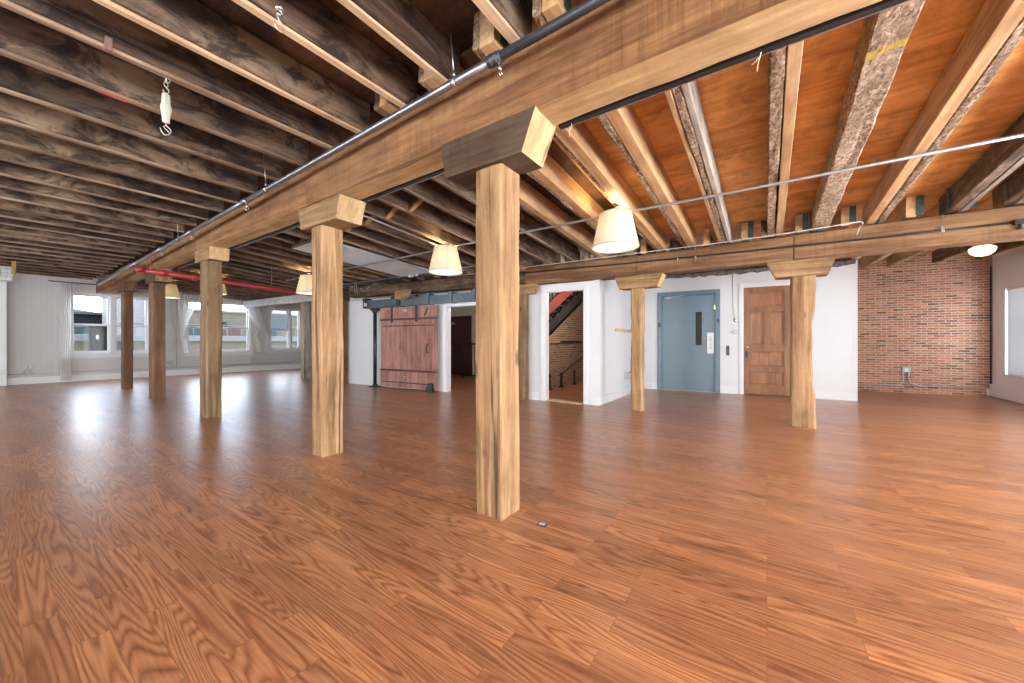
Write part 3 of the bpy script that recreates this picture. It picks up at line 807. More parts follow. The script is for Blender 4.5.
def hanger(o, x, side, w, z0=-0.01, h=0.25):
    bm = bmesh.new()
    s = side
    ya, yb = sorted((s * (w / 2 + 0.002), s * (w / 2 + 0.016)))
    box(bm, x - 0.03, x + 0.03, ya, yb, z0, z0 + h, 0.003)
    ya, yb = sorted((0, s * (w / 2 + 0.014)))
    for zz in (0.06, 0.14, 0.2):
        lathe_pts = []
        yc = s * (w / 2 + 0.016)
        tube(bm, [(x, yc, zz), (x, yc + s * 0.008, zz)], 0.007, 8)
    c = obj('joist_hanger', bm, M['green'], o); c['label'] = 'dark green painted steel hanger plate'
    return c

# bays on the pipe side of the main beam
LY = [0.12, 0.68, 1.25, 1.84, 2.30, 2.91, 3.38, 3.96, 4.54, 5.17, 5.72, 6.26, 6.84, 7.38, 7.97, 8.56]
while LY[-1] < 15.9: LY.append(LY[-1] + 0.555)
nL = len(LY)
new = {1.25: 0.052, 1.84: 0.040, 2.30: 0.036, 2.91: 0.034, 0.68: 0.05}
for i, y in enumerate(LY):
    rest = nL - i
    if y == 3.38: lab = 'dark ceiling joist that the cream spring balancer hangs from'
    elif y == 2.30: lab = 'dark ceiling joist with a pale batten, carrying the bare steel hook'
    elif y < 3.38:
        lab = {0: 'ceiling joist mostly hidden above the tallest post beam, outermost of the pipe side', 1: 'short seen joist with pale batten at the top edge beside the dark pipe', 2: 'joist with a raw pale batten meeting the beam by the dark pipe clamp',
               3: 'joist with a pale batten just before the dark pipe hanger rod', 5: 'dark joist with a pale batten, next one windowward of the bare hook joist'}[i]
    elif i < 12: lab = 'blackened joist beyond the spring balancer, %s one on its window side' % NTH[i - 7]
    else: lab = 'blackened joist on the pipe side, %s counted from the window wall' % NTH[rest - 1]
    o, L = joist((-3.95, y, 2.975), (1.965, y + random.uniform(-.01, .01), 2.975), 0.075, 0.262, 'joist', 100 + i, lab, None, seg=0.15)
    n_ = new.get(y)
    if n_:
        strip(o, L, 0.012, n_ + 0.012, -0.022, 0.026, 'strip_new', 200 + i, 'batten', 0.0, 'raw pale batten under the joist')
    else:
        strip(o, L, random.uniform(-.01, .012), 0.052, -0.02, 0.024, 'strip', 200 + i)

M['redmark'] = plain('red_marking_paint', (0.50, 0.12, 0.10), 0.7, var=0.3, scale=30.0)
for jy, x in ((3.96, 0.57), (5.72, 0.76)):
    for o in list(COL.objects):
        if o.name.startswith('ceiling_joist') and abs(o.location.y - jy) < 0.02 and o.location.x < -3:
            bm = timber(0.16, 0.046, 0.003, seed=3, rough=0.004, axis='X', seg=0.02, ch=0.0005)
            c = obj('paint_mark', bm, M['redmark'], o); c.location = (x + 3.95 - 0.08, 0, -0.0235); c['label'] = 'red sprayed mark on the joist edge'
# bays between the main beam and the second row, counted from the brick wall side
def rx(y): return row2(y)
RJ = [ # y, old(dy,w,mat), sister(dy,w,mat), hanger side, label
 (-3.35, ('joist_mid', 0.0, 0.08), ('sister', 0.07, 0.04), 1, 'brown joist by the window wall, next to the beam clamp'),
 (-2.75, ('joist_mid', 0.0, 0.08), ('white_lumber', -0.07, 0.04), 1, 'brown joist with a white edge, second from the window wall'),
 (-2.18, ('joist_mid', 0.03, 0.09), ('white_lumber', -0.045, 0.05), 1, 'grey brown joist with a pale lower board beside a green hanger, above the glowing globe'),
 (-1.78, ('joist_mid', 0.035, 0.10), ('white_lumber', -0.045, 0.05), 1, 'old grey joist with a long white painted edge board'),
 (-1.10, ('bark', -0.055, 0.075), ('sister', 0.03, 0.085), -1, 'joist with a broad clean plank and a black hacked edge'),
 (-0.58, ('bark_yellow', 0.0, 0.185), None, -1, 'broad hacked joist with a yellow paint mark'),
 (-0.10, ('bark', 0.05, 0.085), ('sister', -0.04, 0.075), -1, 'joist half dark hacked wood and half new pale plank'),
 (0.52, ('bark', 0.0, 0.06), ('white_lumber', -0.058, 0.045), 0, 'joist with a hacked middle between a tan and a white plank'),
 (1.00, ('bark', 0.05, 0.06), ('sister', -0.03, 0.10), 0, 'thick round edged pale joist reaching the beam above the blue door'),
 (1.43, ('bark', 0.06, 0.05), ('sister', -0.02, 0.11), 0, 'thick pale joist just above the big white pendant lamp'),
 (1.95, ('bark', 0.05, 0.05), ('sister', -0.03, 0.10), 0, 'orange lit joist with a splintery edge, behind the big pendant lamp'),
 (2.45, ('joist_mid', 0.05, 0.06), ('sister', -0.03, 0.09), 0, 'smooth orange lit joist, last pale one before the dark joists')]
for i, (y, old, sis, hs, lab) in enumerate(RJ):
    xe = rx(y) + 0.11
    x0 = 1.77 if y < 2.6 else 2.14
    p0, p1 = (x0, y + old[1], H0 - 0.075 * (x0 - 2) * 0 + 0.012), (xe, y + old[1], zc(xe) + 0.005)
    o, L = joist(p0, p1, old[2], 0.25, old[0], 300 + i, lab, None, rough=0.016 if 'bark' in old[0] else 0.009, seg=0.07 if 'bark' in old[0] else 0.12)
    if sis:
        strip(o, L, sis[1] - old[1], sis[2], -0.003, 0.255, sis[0], 340 + i, 'sister_plank', 0.0, 'newer sawn plank fixed along the old joist')
    if y == 0.52:
        strip(o, L, 0.052, 0.04, -0.003, 0.255, 'sister', 360, 'sister_plank', 0.0, 'tan plank fixed along the old joist')
    if hs:
        yy = max(old[1] + old[2] / 2, (sis[1] + sis[2] / 2) if sis else -9) if hs > 0 else min(old[1] - old[2] / 2, (sis[1] - sis[2] / 2) if sis else 9)
        if y < -1.5: hanger(o, L - 0.30, hs, 2 * abs(yy - old[1]), 0.0, 0.235)
    if y > 0.9:
        hanger(o, 0.09, -1, 2 * (old[1] - sis[1] + sis[2] / 2), 0.03, 0.235)
MY = [2.95 + 0.49 * k for k in range(28)]
for i, y in enumerate(MY):
    if y > 16.2: break
    far = y > 9.3
    nM = len([q for q in MY if q <= 16.2])
    if i == 0: lab = 'dark joist next to the smooth orange lit joist'
    elif i == 2: lab = 'dark joist lit orange over the second pendant lamp, on its side towards the tallest post'
    elif i == 3: lab = 'dark joist lit orange over the second pendant lamp, on its window side'
    elif i < 6: lab = 'dark joist between the split bolster and the second lamp, %s after the orange ones' % NTH[i]
    else: lab = 'dark joist between the two beam rows, %s counted from the window wall' % NTH[nM - i - 1]
    xe = (rx(y) + 0.11) if not far else 6.42
    x0 = 2.14 + 0.0095 * (y - 1.4)
    o, L = joist((x0, y, zc(x0) + 0.027), (xe, y, zc(xe) + 0.027), 0.085, 0.225, 'joist_mid', 400 + i, lab, None, seg=0.16)
    strip(o, L, 0.0, 0.05, -0.022, 0.026, 'strip', 440 + i)
# bridging struts between these joists
gb = 'bridging struts between the dark joists'
for i in range(1, 8):
    y = MY[i]
    bm = timber(0.44, 0.06, 0.035, seed=460 + i, rough=0.002, axis='X', ch=0.003, k=2)
    o = obj('bridging_strut', bm, M['sister'])
    z = zc(3.28)
    along(o, (3.28, y + 0.055, z + 0.20), (3.28, y + 0.432, z + 0.025))
    tag(o, 'short raw wood strut between joists, %s along from the tallest post' % NTH[i - 1], 'strut', gb)
# beyond the second row, over the brick alcove
FY = [-3.55, -2.95, -2.25, -1.82, -1.42, -0.83, -0.36, 0.26]
fl_lab = ['pale joist against the window wall over the alcove', 'joist above the brick wall on the window wall side of the globe lamp', 'joist above the brick wall just inside the globe lamp',
          'joist above the middle of the brick wall', 'joist above the inner end of the brick wall', 'tan joist end with a green plate between the broad hacked and black edged joists',
          'tan joist end on the beam beside the broad hacked joist', 'tan joist end on the beam above the brown wooden door']
for i, y in enumerate(FY):
    x0 = 6.33
    xe = 11.6 if y < -1.35 else 9.3
    o, L = joist((x0, y, zc(x0) + 0.008), (xe, y, zc(xe) + 0.008), 0.095, 0.24, 'sister' if i > 1 else 'joist_mid', 500 + i, fl_lab[i], None)
    strip(o, L - 0.3, 0, 0.06, -0.022, 0.022, 'strip_new', 520 + i, 'edge_strip', 0.3)
    bm = bmesh.new(); box(bm, -0.012, 0.0, -0.10, -0.035, 0.01, 0.235, 0.003)
    for zz in (0.06, 0.13, 0.2): tube(bm, [(-0.012, -0.07, zz), (-0.02, -0.07, zz)], 0.007, 8)
    c = obj('joist_hanger', bm, M['green'], o); c['label'] = 'dark green painted steel plate'
for i, y in enumerate([0.78, 1.3, 1.75, 2.2]):
    x0 = 6.60
    o, L = joist((x0, y, zc(x0) + 0.01), (9.3, y, zc(9.3) + 0.01), 0.085, 0.24, 'joist_mid', 540 + i, 'brown joist in the shadow above the blue door, %s one from the brown door side' % NTH[i], None, seg=0.25)
# blocks of timber standing on the second beam between the joists
blk = [(2.7, 'grey'), (3.15, 'grey'), (3.5, 'grey'), (0.76, 'tan'), (1.70, 'tan'), (0.03, 'dark')]
bl = ['grey block on the beam above the stair doorway, third from the tallest post', 'grey block on the beam above the stair doorway, second from the tallest post', 'grey block on the beam above the stair doorway, next to the tallest post',
      'tan block on the beam above the blue door', 'tan block on the beam above the knotty post', 'dark block on the beam beside the half dark half pale joist']
for i, (y, k) in enumerate(blk):
    m = {'tan': 'sister', 'dark': 'joist', 'grey': 'post_grey'}[k]
    x = row2(y)
    bm = timber(0.245, 0.09, 0.085, seed=560 + i, rough=0.003, axis='Z', ch=0.004, k=2)
    o = obj('wood_block', bm, M[m]); o.location = (x - 0.06, y, zc(x) - 0.003)
    tag(o, bl[i], 'wood block')

# ------------------------------------------------------------------ pipes and conduits
pz = lambda y: 2.845 - 0.0205 * (y - 1.0) if y < 9 else 2.681 - 0.02 * (y - 9)
r = empty('ceiling_pipe', (1.765, 0, 0)); tag(r, 'long galvanised pipe with shade coloured into its near length, running beside the main beam', 'pipe')
seg_e = [-3.7, 1.34, 4.95, 6.85, 8.35, 10.05, 13.9]
for i in range(len(seg_e) - 1):
    a, b = seg_e[i], seg_e[i + 1]
    bm = bmesh.new(); tube(bm, [(0, a + (b - a) * k / 6, pz(a + (b - a) * k / 6)) for k in range(7)], 0.026, 16)
    obj('pipe_length', bm, M['galv_shaded'] if i < 1 else M['galv'], r, True)  # same pipe throughout; near length coloured darker in place of shade
for y in seg_e[1:-1]:
    bm = bmesh.new(); tube(bm, [(0, y - 0.05, pz(y)), (0, y - 0.045, pz(y)), (0, y + 0.045, pz(y)), (0, y + 0.05, pz(y))], [0.029, 0.034, 0.034, 0.029], 16)
    for s in (-1, 1): tube(bm, [(0, y + s * 0.02 - 0.006, pz(y)), (0, y + s * 0.02 + 0.006, pz(y))], 0.037, 16)
    c = obj('coupling', bm, M['galv_shaded'] if y < 3 else M['galv'], r, True)
    bm = bmesh.new()
    z = pz(y)
    tube(bm, [(0.0, y - 0.03, z - 0.03), (0.005, y - 0.03, z - 0.06), (0.01, y - 0.035, z - 0.075)], 0.010, 8)
    tube(bm, [(0.01 + 0.016 * math.cos(t), y - 0.035, z - 0.095 + 0.018 * math.sin(t)) for t in [k * PI / 6 for k in range(13)]], 0.0045, 8)
    obj('eye_bolt', bm, M['bright'], c, True)
for i, (y, t) in enumerate(((1.67, 'first'), (4.4, 'second'), (7.4, 'third'))):
    z = pz(y)
    bm = bmesh.new()
    tube(bm, [(0, y - 0.014, z), (0, y + 0.014, z)], 0.031, 16)
    obj('pipe_clamp', bm, M['bright'], r, True)
    bm = bmesh.new(); tube(bm, [(0, y, z + 0.03), (-0.005, y, z + 0.07)], 0.012, 8); tube(bm, [(-0.005, y, z + 0.06), (-0.02, y + 0.015, 3.14)], 0.005, 8)
    obj('hanger_rod', bm, M['galv'], r, True)

# black cable channel below the far edge of the main beam
r = empty('cable_channel', (0, 0, 0)); tag(r, 'black cable channel with a pale lip clipped along the lower edge of the main beam', 'cable channel')
for a, b in ((-3.7, 1.11), (1.93, 3.25), (4.09, 6.72), (7.42, 9.42)):
    bm = bmesh.new()
    x = lambda y: rowx(y) + 0.137
    zb = lambda y: 2.548 - 0.0021 * (y + 3.8) if y < 3.86 else 2.53 + 0.0075 * (y - 3.86)
    vs = []
    for y in (a, b):
        for (dx, dz) in ((0, 0.0), (0.035, 0.0), (0.035, 0.05), (0, 0.05)):
            vs.append(bm.verts.new((x(y) + dx, y, zb(y) + dz)))
    for k in range(4): bm.faces.new((vs[k], vs[(k + 1) % 4], vs[4 + (k + 1) % 4], vs[4 + k]))
    bm.faces.new(vs[:4][::-1]); bm.faces.new(vs[4:])
    c = obj('channel_length', bm, M['blackplastic'], r)
    bm = bmesh.new(); tube(bm, [(x(a) + 0.043, a, zb(a) + 0.006), (x(b) + 0.043, b, zb(b) + 0.006)], 0.006, 8)
    obj('pale_lip', bm, M['conduit'], c, True)
# little twigs of wire at the channel
for i, y in enumerate((0.02, 1.02)):
    bm = bmesh.new()
    x = rowx(y) + 0.15
    tube(bm, [(x, y, 2.55), (x + 0.01, y + 0.01, 2.52), (x - 0.005, y + 0.015, 2.49), (x + 0.006, y + 0.02, 2.455)], 0.003, 6)
    tube(bm, [(x + 0.004, y + 0.012, 2.52), (x + 0.02, y + 0.04, 2.505)], 0.003, 6)
    o = obj('hanging_wire', bm, M['strip_new'], None, True)
    tag(o, ['loose pale wire tie hanging from the black channel near the top of the photo', 'loose pale wire tie beside the smoke brown bolster'][i], 'wire')

# lamp conduit
def tubeobj(name, pts, r, mat, lab=None, cat=None, n=10):
    o = obj(name, tubebm(pts, r, n), M[mat], None, True)
    if lab: tag(o, lab, cat)
    return o
CX = 4.42
cz = zc(CX) - 0.068
tubeobj('lamp_conduit', [(CX + 0.17, -3.8, cz + 0.045), (CX + 0.08, 0.2, cz + 0.012), (CX, 1.9, cz), (CX, 4.4, cz - 0.004), (CX, 5.6, cz - 0.022), (CX, 9.9, cz - 0.022)], 0.015, 'emt', 'thin silver conduit under the joists, passing the pendant lamps', 'conduit')
tubeobj('feed_conduit', [(2.30, 4.50, zc(2.3) - 0.014), (CX - 0.05, 4.42, zc(CX) - 0.06)], 0.013, 'emt', 'thin silver conduit running along a joist to the second lamp', 'conduit')
tubeobj('white_cable', [(6.02, 5.9, 2.60), (6.06, 4.5, 2.60), (6.1, 3.0, 2.59), (6.1, 1.69, 2.585), (6.1, 0.6, 2.575), (6.1, -0.34, 2.585), (6.1, -0.75, 2.60), (6.1, -0.93, 2.607), (6.16, -0.97, 2.60), (6.2, -0.94, 2.55), (6.22, -0.92, 2.48)], 0.0065, 'white_cable', 'white cable strung above the crossing beam, hooking down at its end', 'cable')
r = empty('beam_conduit', (0, 0, 0)); tag(r, 'black conduit fixed along the face of the crossing beam', 'conduit')
obj('conduit_run', tubebm([(6.245 - 0.068 * 2.0, 4.0, 2.50), (6.27, 2.0, 2.475), (6.278, 0.3, 2.445), (6.278, -1.3, 2.42), (6.278, -2.17, 2.418)], 0.013, 10), M['blackplastic'], r, True)
bm = bmesh.new(); box(bm, 6.245, 6.295, -2.24, -2.16, 2.39, 2.44, 0.006); tube(bm, [(6.265, -2.2, 2.395), (6.265, -2.2, 2.34)], [0.012, 0.02], 10)
obj('sprinkler_head', bm, M['steel'], r)
for y in (-1.65, 0.9, 1.15):
    bm = bmesh.new(); tube(bm, [(6.262, y, 2.60), (6.262, y, 2.36)], 0.004, 6); box(bm, 6.252, 6.272, y - 0.012, y + 0.012, 2.40, 2.46, 0.003)
    obj('drop_rod', bm, M['bright'], r)
# red sprinkler pipe
r = empty('sprinkler_pipe', (1.72, 9.50, 0)); tag(r, 'bright red sprinkler pipe crossing under the main beam', 'pipe')
bm = bmesh.new()
RZ = lambda x: 2.475 - 0.045 * (x - 1.7)
tube(bm, [(0.0, 0, RZ(1.72)), (1.5, 0, RZ(3.2)), (3.0, 0, RZ(4.7)), (3.75, 0, RZ(5.47))], 0.045, 16); obj('pipe_run', bm, M['redpipe'], r, True)
bm = bmesh.new()
for x in (0.0, 0.32, 0.80):
    tube(bm, [(x - 0.05, 0, RZ(1.72 + x)), (x - 0.04, 0, RZ(1.72 + x)), (x + 0.04, 0, RZ(1.72 + x)), (x + 0.05, 0, RZ(1.72 + x))], [0.048, 0.062, 0.062, 0.048], 16)
obj('coupling', bm, M['redpipe'], r, True)
for x in (0.55, 2.2): obj('hanger_rod', tubebm([(x, 0, RZ(1.72 + x) + 0.04), (x, 0, zc(1.72 + x) + 0.1)], 0.006, 8), M['galv'], r, True)
# dark service pipes above the sliding door
r = empty('service_pipe', (5.66, 0, 0)); tag(r, 'dark service pipe with a white junction hanging before the sliding door', 'pipe')
zs_ = zc(5.66) - 0.06
obj('pipe_run', tubebm([(0, 9.4, zs_ + 0.02), (0, 7.6, zs_), (0, 6.55, zs_), (0.12, 5.9, zs_), (0.2, 5.2, zs_)], 0.020, 12), M['steel'], r, True)
obj('conduit_run', tubebm([(-0.06, 9.4, zs_ + 0.06), (-0.06, 7.4, zs_ + 0.04), (-0.06, 6.6, zs_ + 0.03), (-0.05, 3.9, zs_ + 0.03)], 0.011, 10), M['galv'], r, True)
bm = bmesh.new(); tube(bm, [(-0.08, 6.62, zs_ + 0.17), (-0.08, 6.62, zs_ + 0.02)], 0.012, 10); box(bm, -0.11, -0.04, 6.56, 6.68, zs_ - 0.01, zs_ + 0.035, 0.008); box(bm, -0.11, -0.05, 6.40, 6.46, zs_, zs_ + 0.05, 0.006)
obj('junction_box', bm, M['plastic'], r)
r = empty('cable_bundle', (5.22, 8.1, 2.36)); tag(r, 'tangle of thin grey cables over the end of the sliding door track', 'cable')
random.seed(5)
for i in range(7):
    a = Vector((random.uniform(-.1, .1), random.uniform(-.25, .1), random.uniform(0.05, 0.2))); b = Vector((random.uniform(0.1, .35), random.uniform(-.6, .5), random.uniform(-.02, .28)))
    m_ = (a + b) / 2 + Vector((0, 0, -0.12))
    obj('hanging_cable', tubebm([a, (a + m_) / 2 + Vector((0, 0, -.03)), m_, (b + m_) / 2, b], 0.006, 6), M['conduit' if i % 2 else 'steel'], r, True)
# flat panel under the joists
r = empty('ceiling_panel', (3.2, 5.98, zc(3.2) - 0.004)); tag(r, 'flat pale blue grey panel fixed under the dark joists', 'ceiling panel')
along(r, (3.2, 6.5, zc(3.2) - 0.045), (5.52, 6.42, zc(5.52) - 0.045))
obj('panel_board', boxbm(0, 2.33, -0.48, 0.48, 0.0, 0.035, 0.004), M['panel'], r)
bm = bmesh.new()
for a_, b_, c_, d_ in ((-0.012, 2.342, -0.492, -0.48), (-0.012, 2.342, 0.48, 0.492), (-0.012, 0.0, -0.48, 0.48), (2.33, 2.342, -0.48, 0.48)): box(bm, a_, b_, c_, d_, -0.008, 0.04, 0.002)
obj('panel_rim', bm, M['conduit'], r)

# ------------------------------------------------------------------ lamps
def light(name, typ, loc, energy, color, size=0.1, rot=None, size_y=None, parent=None):
    l = bpy.data.lights.new(name, typ); l.energy = energy; l.color = color
    if typ == 'AREA':
        l.size = size
        if size_y: l.shape = 'RECTANGLE'; l.size_y = size_y
    else: l.shadow_soft_size = size
    o = bpy.data.objects.new(name, l); COL.objects.link(o); o.location = loc
    if rot: o.rotation_euler = rot
    if parent: o.parent = parent
    return o
def pendant(x, y, ztop, s, lab, energy=36, lit=True):
    r = empty('pendant_lamp', (x, y, ztop)); tag(r, lab, 'pendant lamp', 'drum pendant lamps under the joists')
    rt, rb, h = 0.185 * s, 0.272 * s, 0.40 * s
    bm = bmesh.new()
    lathe(bm, [(rt, 0), (rb, -h), (rb - 0.004, -h), (rt - 0.004, 0), (rt, 0)], 48)
    obj('lamp_shade', bm, M['shade'], r, True)
    bm = bmesh.new()
    lathe(bm, [(rb + 0.002, -h - 0.004), (rb + 0.002, -h + 0.006), (rb - 0.006, -h + 0.006), (rb - 0.006, -h - 0.004), (rb + 0.002, -h - 0.004)], 48)
    lathe(bm, [(rt + 0.002, -0.006), (rt + 0.002, 0.003), (rt - 0.006, 0.003), (rt - 0.006, -0.006), (rt + 0.002, -0.006)], 48)
    tube(bm, [(-(rt + 0.001) * 0.62, -(rt + 0.001) * 0.785, -0.002), (-(rb + 0.001) * 0.62, -(rb + 0.001) * 0.785, -h)], 0.003, 6)
    obj('shade_rim', bm, M['cream'], r, True)
    bm = bmesh.new(); lathe(bm, [(0, -h + 0.012), (rb - 0.008, -h + 0.012), (rb - 0.008, -h + 0.016), (0, -h + 0.016)], 48)
    d = obj('diffuser', bm, M['diffuser'], r)
    bm = bmesh.new()
    tube(bm, [(0, 0, 0.055), (0, 0, -0.12)], 0.012, 10); lathe(bm, [(0, 0.06), (0.05, 0.06), (0.05, 0.045), (0, 0.04)], 20)
    for k in range(3):
        t = k * 2 * PI / 3
        tube(bm, [(0, 0, -0.03), (rt * math.cos(t), rt * math.sin(t), -0.004)], 0.003, 6)
    obj('lamp_stem', bm, M['bright'], r)
    bm = bmesh.new(); lathe(bm, [(0, -0.12), (0.022, -0.125), (0.035, -0.17), (0.02, -0.205), (0, -0.21)], 20)
    obj('bulb', bm, M['bulb'], r, True)
    l = light('pendant_light', 'POINT', (0, 0, -0.10), energy, (1.0, 0.70, 0.38), 0.05, parent=r)
    return r
PL = [pendant(4.34, 1.49, 2.672, 1.0, 'big white drum lamp before the blue door, largest of the pendants'),
      pendant(4.34, 4.30, 2.672, 1.0, 'cream drum lamp beside the tallest post, over the sliding door opening'),
      pendant(4.34, 8.62, 2.645, 1.0, 'yellow lit drum lamp half hidden by the honey brown post'),
      pendant(3.45, 11.55, 2.74, 0.95, 'yellow lit drum lamp half hidden by the olive brown post'),
      pendant(3.08, 13.85, 2.76, 0.95, 'drum lamp behind the dark post with the red pipe', 14)]
# ceiling globe
r = empty('ceiling_lamp', (8.30, -2.575, zc(8.3) - 0.055)); r.scale = (0.85, 0.85, 1.0); tag(r, 'glowing globe ceiling lamp in front of the brick wall', 'ceiling lamp')
bm = bmesh.new(); lathe(bm, [(0, 0.055), (0.08, 0.055), (0.085, 0.0), (0.02, -0.01), (0.02, -0.07), (0.10, -0.075), (0.115, -0.09), (0.10, -0.105), (0, -0.105)], 28); obj('lamp_base', bm, M['brass'], r, True)
bm = bmesh.new(); lathe(bm, [(0.10, -0.095), (0.15, -0.12), (0.157, -0.145), (0.137, -0.19), (0.08, -0.23), (0, -0.245)], 32); obj('globe_shade', bm, M['globe'], r, True)

# ------------------------------------------------------------------ hoist spring, hook, heater
r = empty('spring_balancer', (0.74, 3.38, 2.95)); tag(r, 'cream spring balancer with hooks hanging from the dark joists', 'hanging balancer')
def ring_pts(c, ra, rb, pl, a0=0, a1=2 * PI, n=16):
    out = []
    for k in range(n + 1):
        t = a0 + (a1 - a0) * k / n
        if pl == 'yz': out.append((c[0], c[1] + ra * math.cos(t), c[2] + rb * math.sin(t)))
        else: out.append((c[0] + ra * math.cos(t), c[1], c[2] + rb * math.sin(t)))
    return out
bm = bmesh.new(); tube(bm, ring_pts((0, 0, -0.02), 0.018, 0.022, 'yz'), 0.005, 8); tube(bm, ring_pts((0.018, 0.0, -0.015), 0.014, 0.02, 'xz'), 0.005, 8); tube(bm, ring_pts((0, 0, -0.062), 0.016, 0.024, 'xz'), 0.005, 8)
tube(bm, [(0, 0, -0.09), (0.022, 0, -0.105), (0.024, 0, -0.13), (0, 0, -0.148), (-0.022, 0, -0.135), (-0.02, 0, -0.118)], 0.0055, 8)
obj('hanging_chain', bm, M['hookzinc'], r, True)
bm = bmesh.new()
pr = [(0.028, -0.155), (0.033, -0.165), (0.036, -0.24), (0.046, -0.28), (0.046, -0.30), (0.036, -0.35), (0.030, -0.42), (0.028, -0.425)]
prism_r = []
for (ra, z) in pr:
    prism_r.append([bm.verts.new((ra * math.cos(t), 0.6 * ra * math.sin(t), z)) for t in [2 * PI * k / 20 for k in range(20)]])
for a_, b_ in zip(prism_r, prism_r[1:]):
    for k in range(20): bm.faces.new((a_[k], a_[(k + 1) % 20], b_[(k + 1) % 20], b_[k]))
bm.faces.new(prism_r[0]); bm.faces.new(prism_r[-1])
obj('casing', bm, M['cream'], r, True)
bm = bmesh.new()
for s in (-1, 1): box(bm, s * 0.012 - 0.004, s * 0.012 + 0.004, -0.034, -0.022, -0.41, -0.17, 0.002)
obj('casing_rib', bm, M['cream'], r)
bm = bmesh.new()
tube(bm, [(0, 0, -0.425), (0, 0, -0.45), (0.03, 0, -0.47), (0.042, 0, -0.495), (0.02, 0, -0.53), (-0.012, 0, -0.545), (-0.035, 0, -0.52), (-0.045, 0, -0.49)], 0.0055, 8)
tube(bm, [(0, 0, -0.45), (-0.02, 0, -0.47), (0.015, 0, -0.50), (0.032, 0, -0.515)], 0.0045, 8)
obj('bottom_hook', bm, M['hookzinc'], r, True)
r.scale = (0.66, 0.66, 0.72)
r = empty('ceiling_hook', (0.935, 2.17, 2.95)); tag(r, 'bare steel hook with an eye under the joist at the top edge', 'hook')
bm = bmesh.new(); lathe(bm, [(0, 0.0), (0.03, 0), (0.03, -0.008), (0.012, -0.02), (0, -0.02)], 18); tube(bm, ring_pts((0, 0, -0.035), 0.017, 0.018, 'xz'), 0.006, 8); obj('eye_plate', bm, M['bright'], r, True)
bm = bmesh.new(); tube(bm, [(0, 0, -0.04), (-0.018, 0, -0.06), (-0.008, 0, -0.085), (0.02, 0, -0.11), (0.03, 0, -0.14), (0.012, 0, -0.17), (-0.02, 0, -0.165), (-0.036, 0, -0.135), (-0.034, 0, -0.115)], 0.006, 8); obj('hook', bm, M['hookzinc'], r, True)
bm = bmesh.new(); box(bm, -0.016, 0.016, -0.03, 0.012, -0.05, 0.03, 0.004); box(bm, -0.012, 0.012, -0.035, 0.0, -0.055, -0.05, 0.002)
r.scale = (0.72, 0.72, 0.72)
o = obj('beam_clip', bm, M['maroonclip']); o.location = (0.465, 3.345, 2.985); tag(o, 'small reddish clip on the edge of the spring balancer joist', 'clip')
r = empty('unit_heater', (0.10, 14.0, 2.94)); tag(r, 'white caged heater unit hung under the ceiling at the photo edge', 'heater')
obj('housing', boxbm(-0.35, 0.40, -0.2, 0.2, -0.44, -0.12, 0.06), M['plastic'], r)
bm = bmesh.new()
for k in range(9): tube(bm, [(-0.32 + k * 0.085, -0.215, -0.13), (-0.29 + k * 0.085, -0.235, -0.28), (-0.32 + k * 0.085, -0.215, -0.43)], 0.006, 6)
for z in (-0.2, -0.28, -0.36): tube(bm, [(-0.34, -0.228, z), (0.38, -0.228, z)], 0.005, 6)
tube(bm, [(-0.3, -0.24, -0.1), (0.05, -0.25, -0.16), (0.2, -0.24, -0.34)], 0.02, 8); tube(bm, [(-0.3, -0.24, -0.22), (0.0, -0.25, -0.2), (0.12, -0.24, -0.4)], 0.014, 8)
obj('grille', bm, M['conduit'], r, True)
obj('hanger_strap', boxbm(0.36, 0.42, -0.21, -0.19, -0.3, 0.0, 0.003), M['yellow'], r)
obj('hanger_strap', boxbm(-0.36, -0.30, -0.21, -0.19, -0.3, 0.0, 0.003), M['yellow'], r)
# boxed pier at the photo edge
struct('trim_6', boxbm(-0.5, 0.47, 16.28, 16.46, 0, 2.95, 0.01), M['greywall'])

# ------------------------------------------------------------------ doors
# blue steel door
dr = empty('door_1', (DW0.x, DW0.y, 0), DRZ); dr['kind'] = 'structure'
bm = bmesh.new()
w0, w1 = BD0, BD1
for a_, b_, c_, d_ in ((w0, w0 + 0.10, 0, 2.32), (w1 - 0.10, w1, 0, 2.32), (w0 + 0.10, w1 - 0.10, 2.225, 2.32)):
    box(bm, a_, b_, -0.025, 0.12, c_, d_, 0.004)
for a_, b_, c_, d_ in ((w0 + 0.10, w0 + 0.118, 0, 2.225), (w1 - 0.118, w1 - 0.10, 0, 2.225), (w0 + 0.118, w1 - 0.118, 2.207, 2.225)): box(bm, a_, b_, 0.065, 0.12, c_, d_, 0.002)
obj('door_frame', bm, M['blue_d'], dr)
a_, b_ = w0 + 0.105, w1 - 0.105
sl0, sl1 = du(1.41), du(1.17)
lf = wall('door_leaf', (0, 0), (1, 0), 0, 1, (), 0.05, M['blue'], None)
bpy.data.objects.remove(lf)
bm = bmesh.new()
s0, s1 = sl0 + 0.055, sl1 - 0.055
for p in ((a_, s0, 0.015, 2.215), (s1, b_, 0.015, 2.215), (s0, s1, 0.015, 1.07), (s0, s1, 1.83, 2.215)): box(bm, p[0], p[1], 0.015, 0.06, p[2], p[3])
leaf = obj('door_leaf', bm, M['blue'], dr)
bm = bmesh.new()
for p in ((sl0, s0, 1.01, 1.89), (s1, sl1, 1.01, 1.89), (s0, s1, 1.01, 1.07), (s0, s1, 1.83, 1.89)): box(bm, p[0], p[1], 0.005, 0.02, p[2], p[3], 0.003)
obj('vision_frame', bm, M['blue'], leaf)
obj('vision_glass', boxbm(s0, s1, 0.03, 0.036, 1.07, 1.83), M['dglass'], leaf)
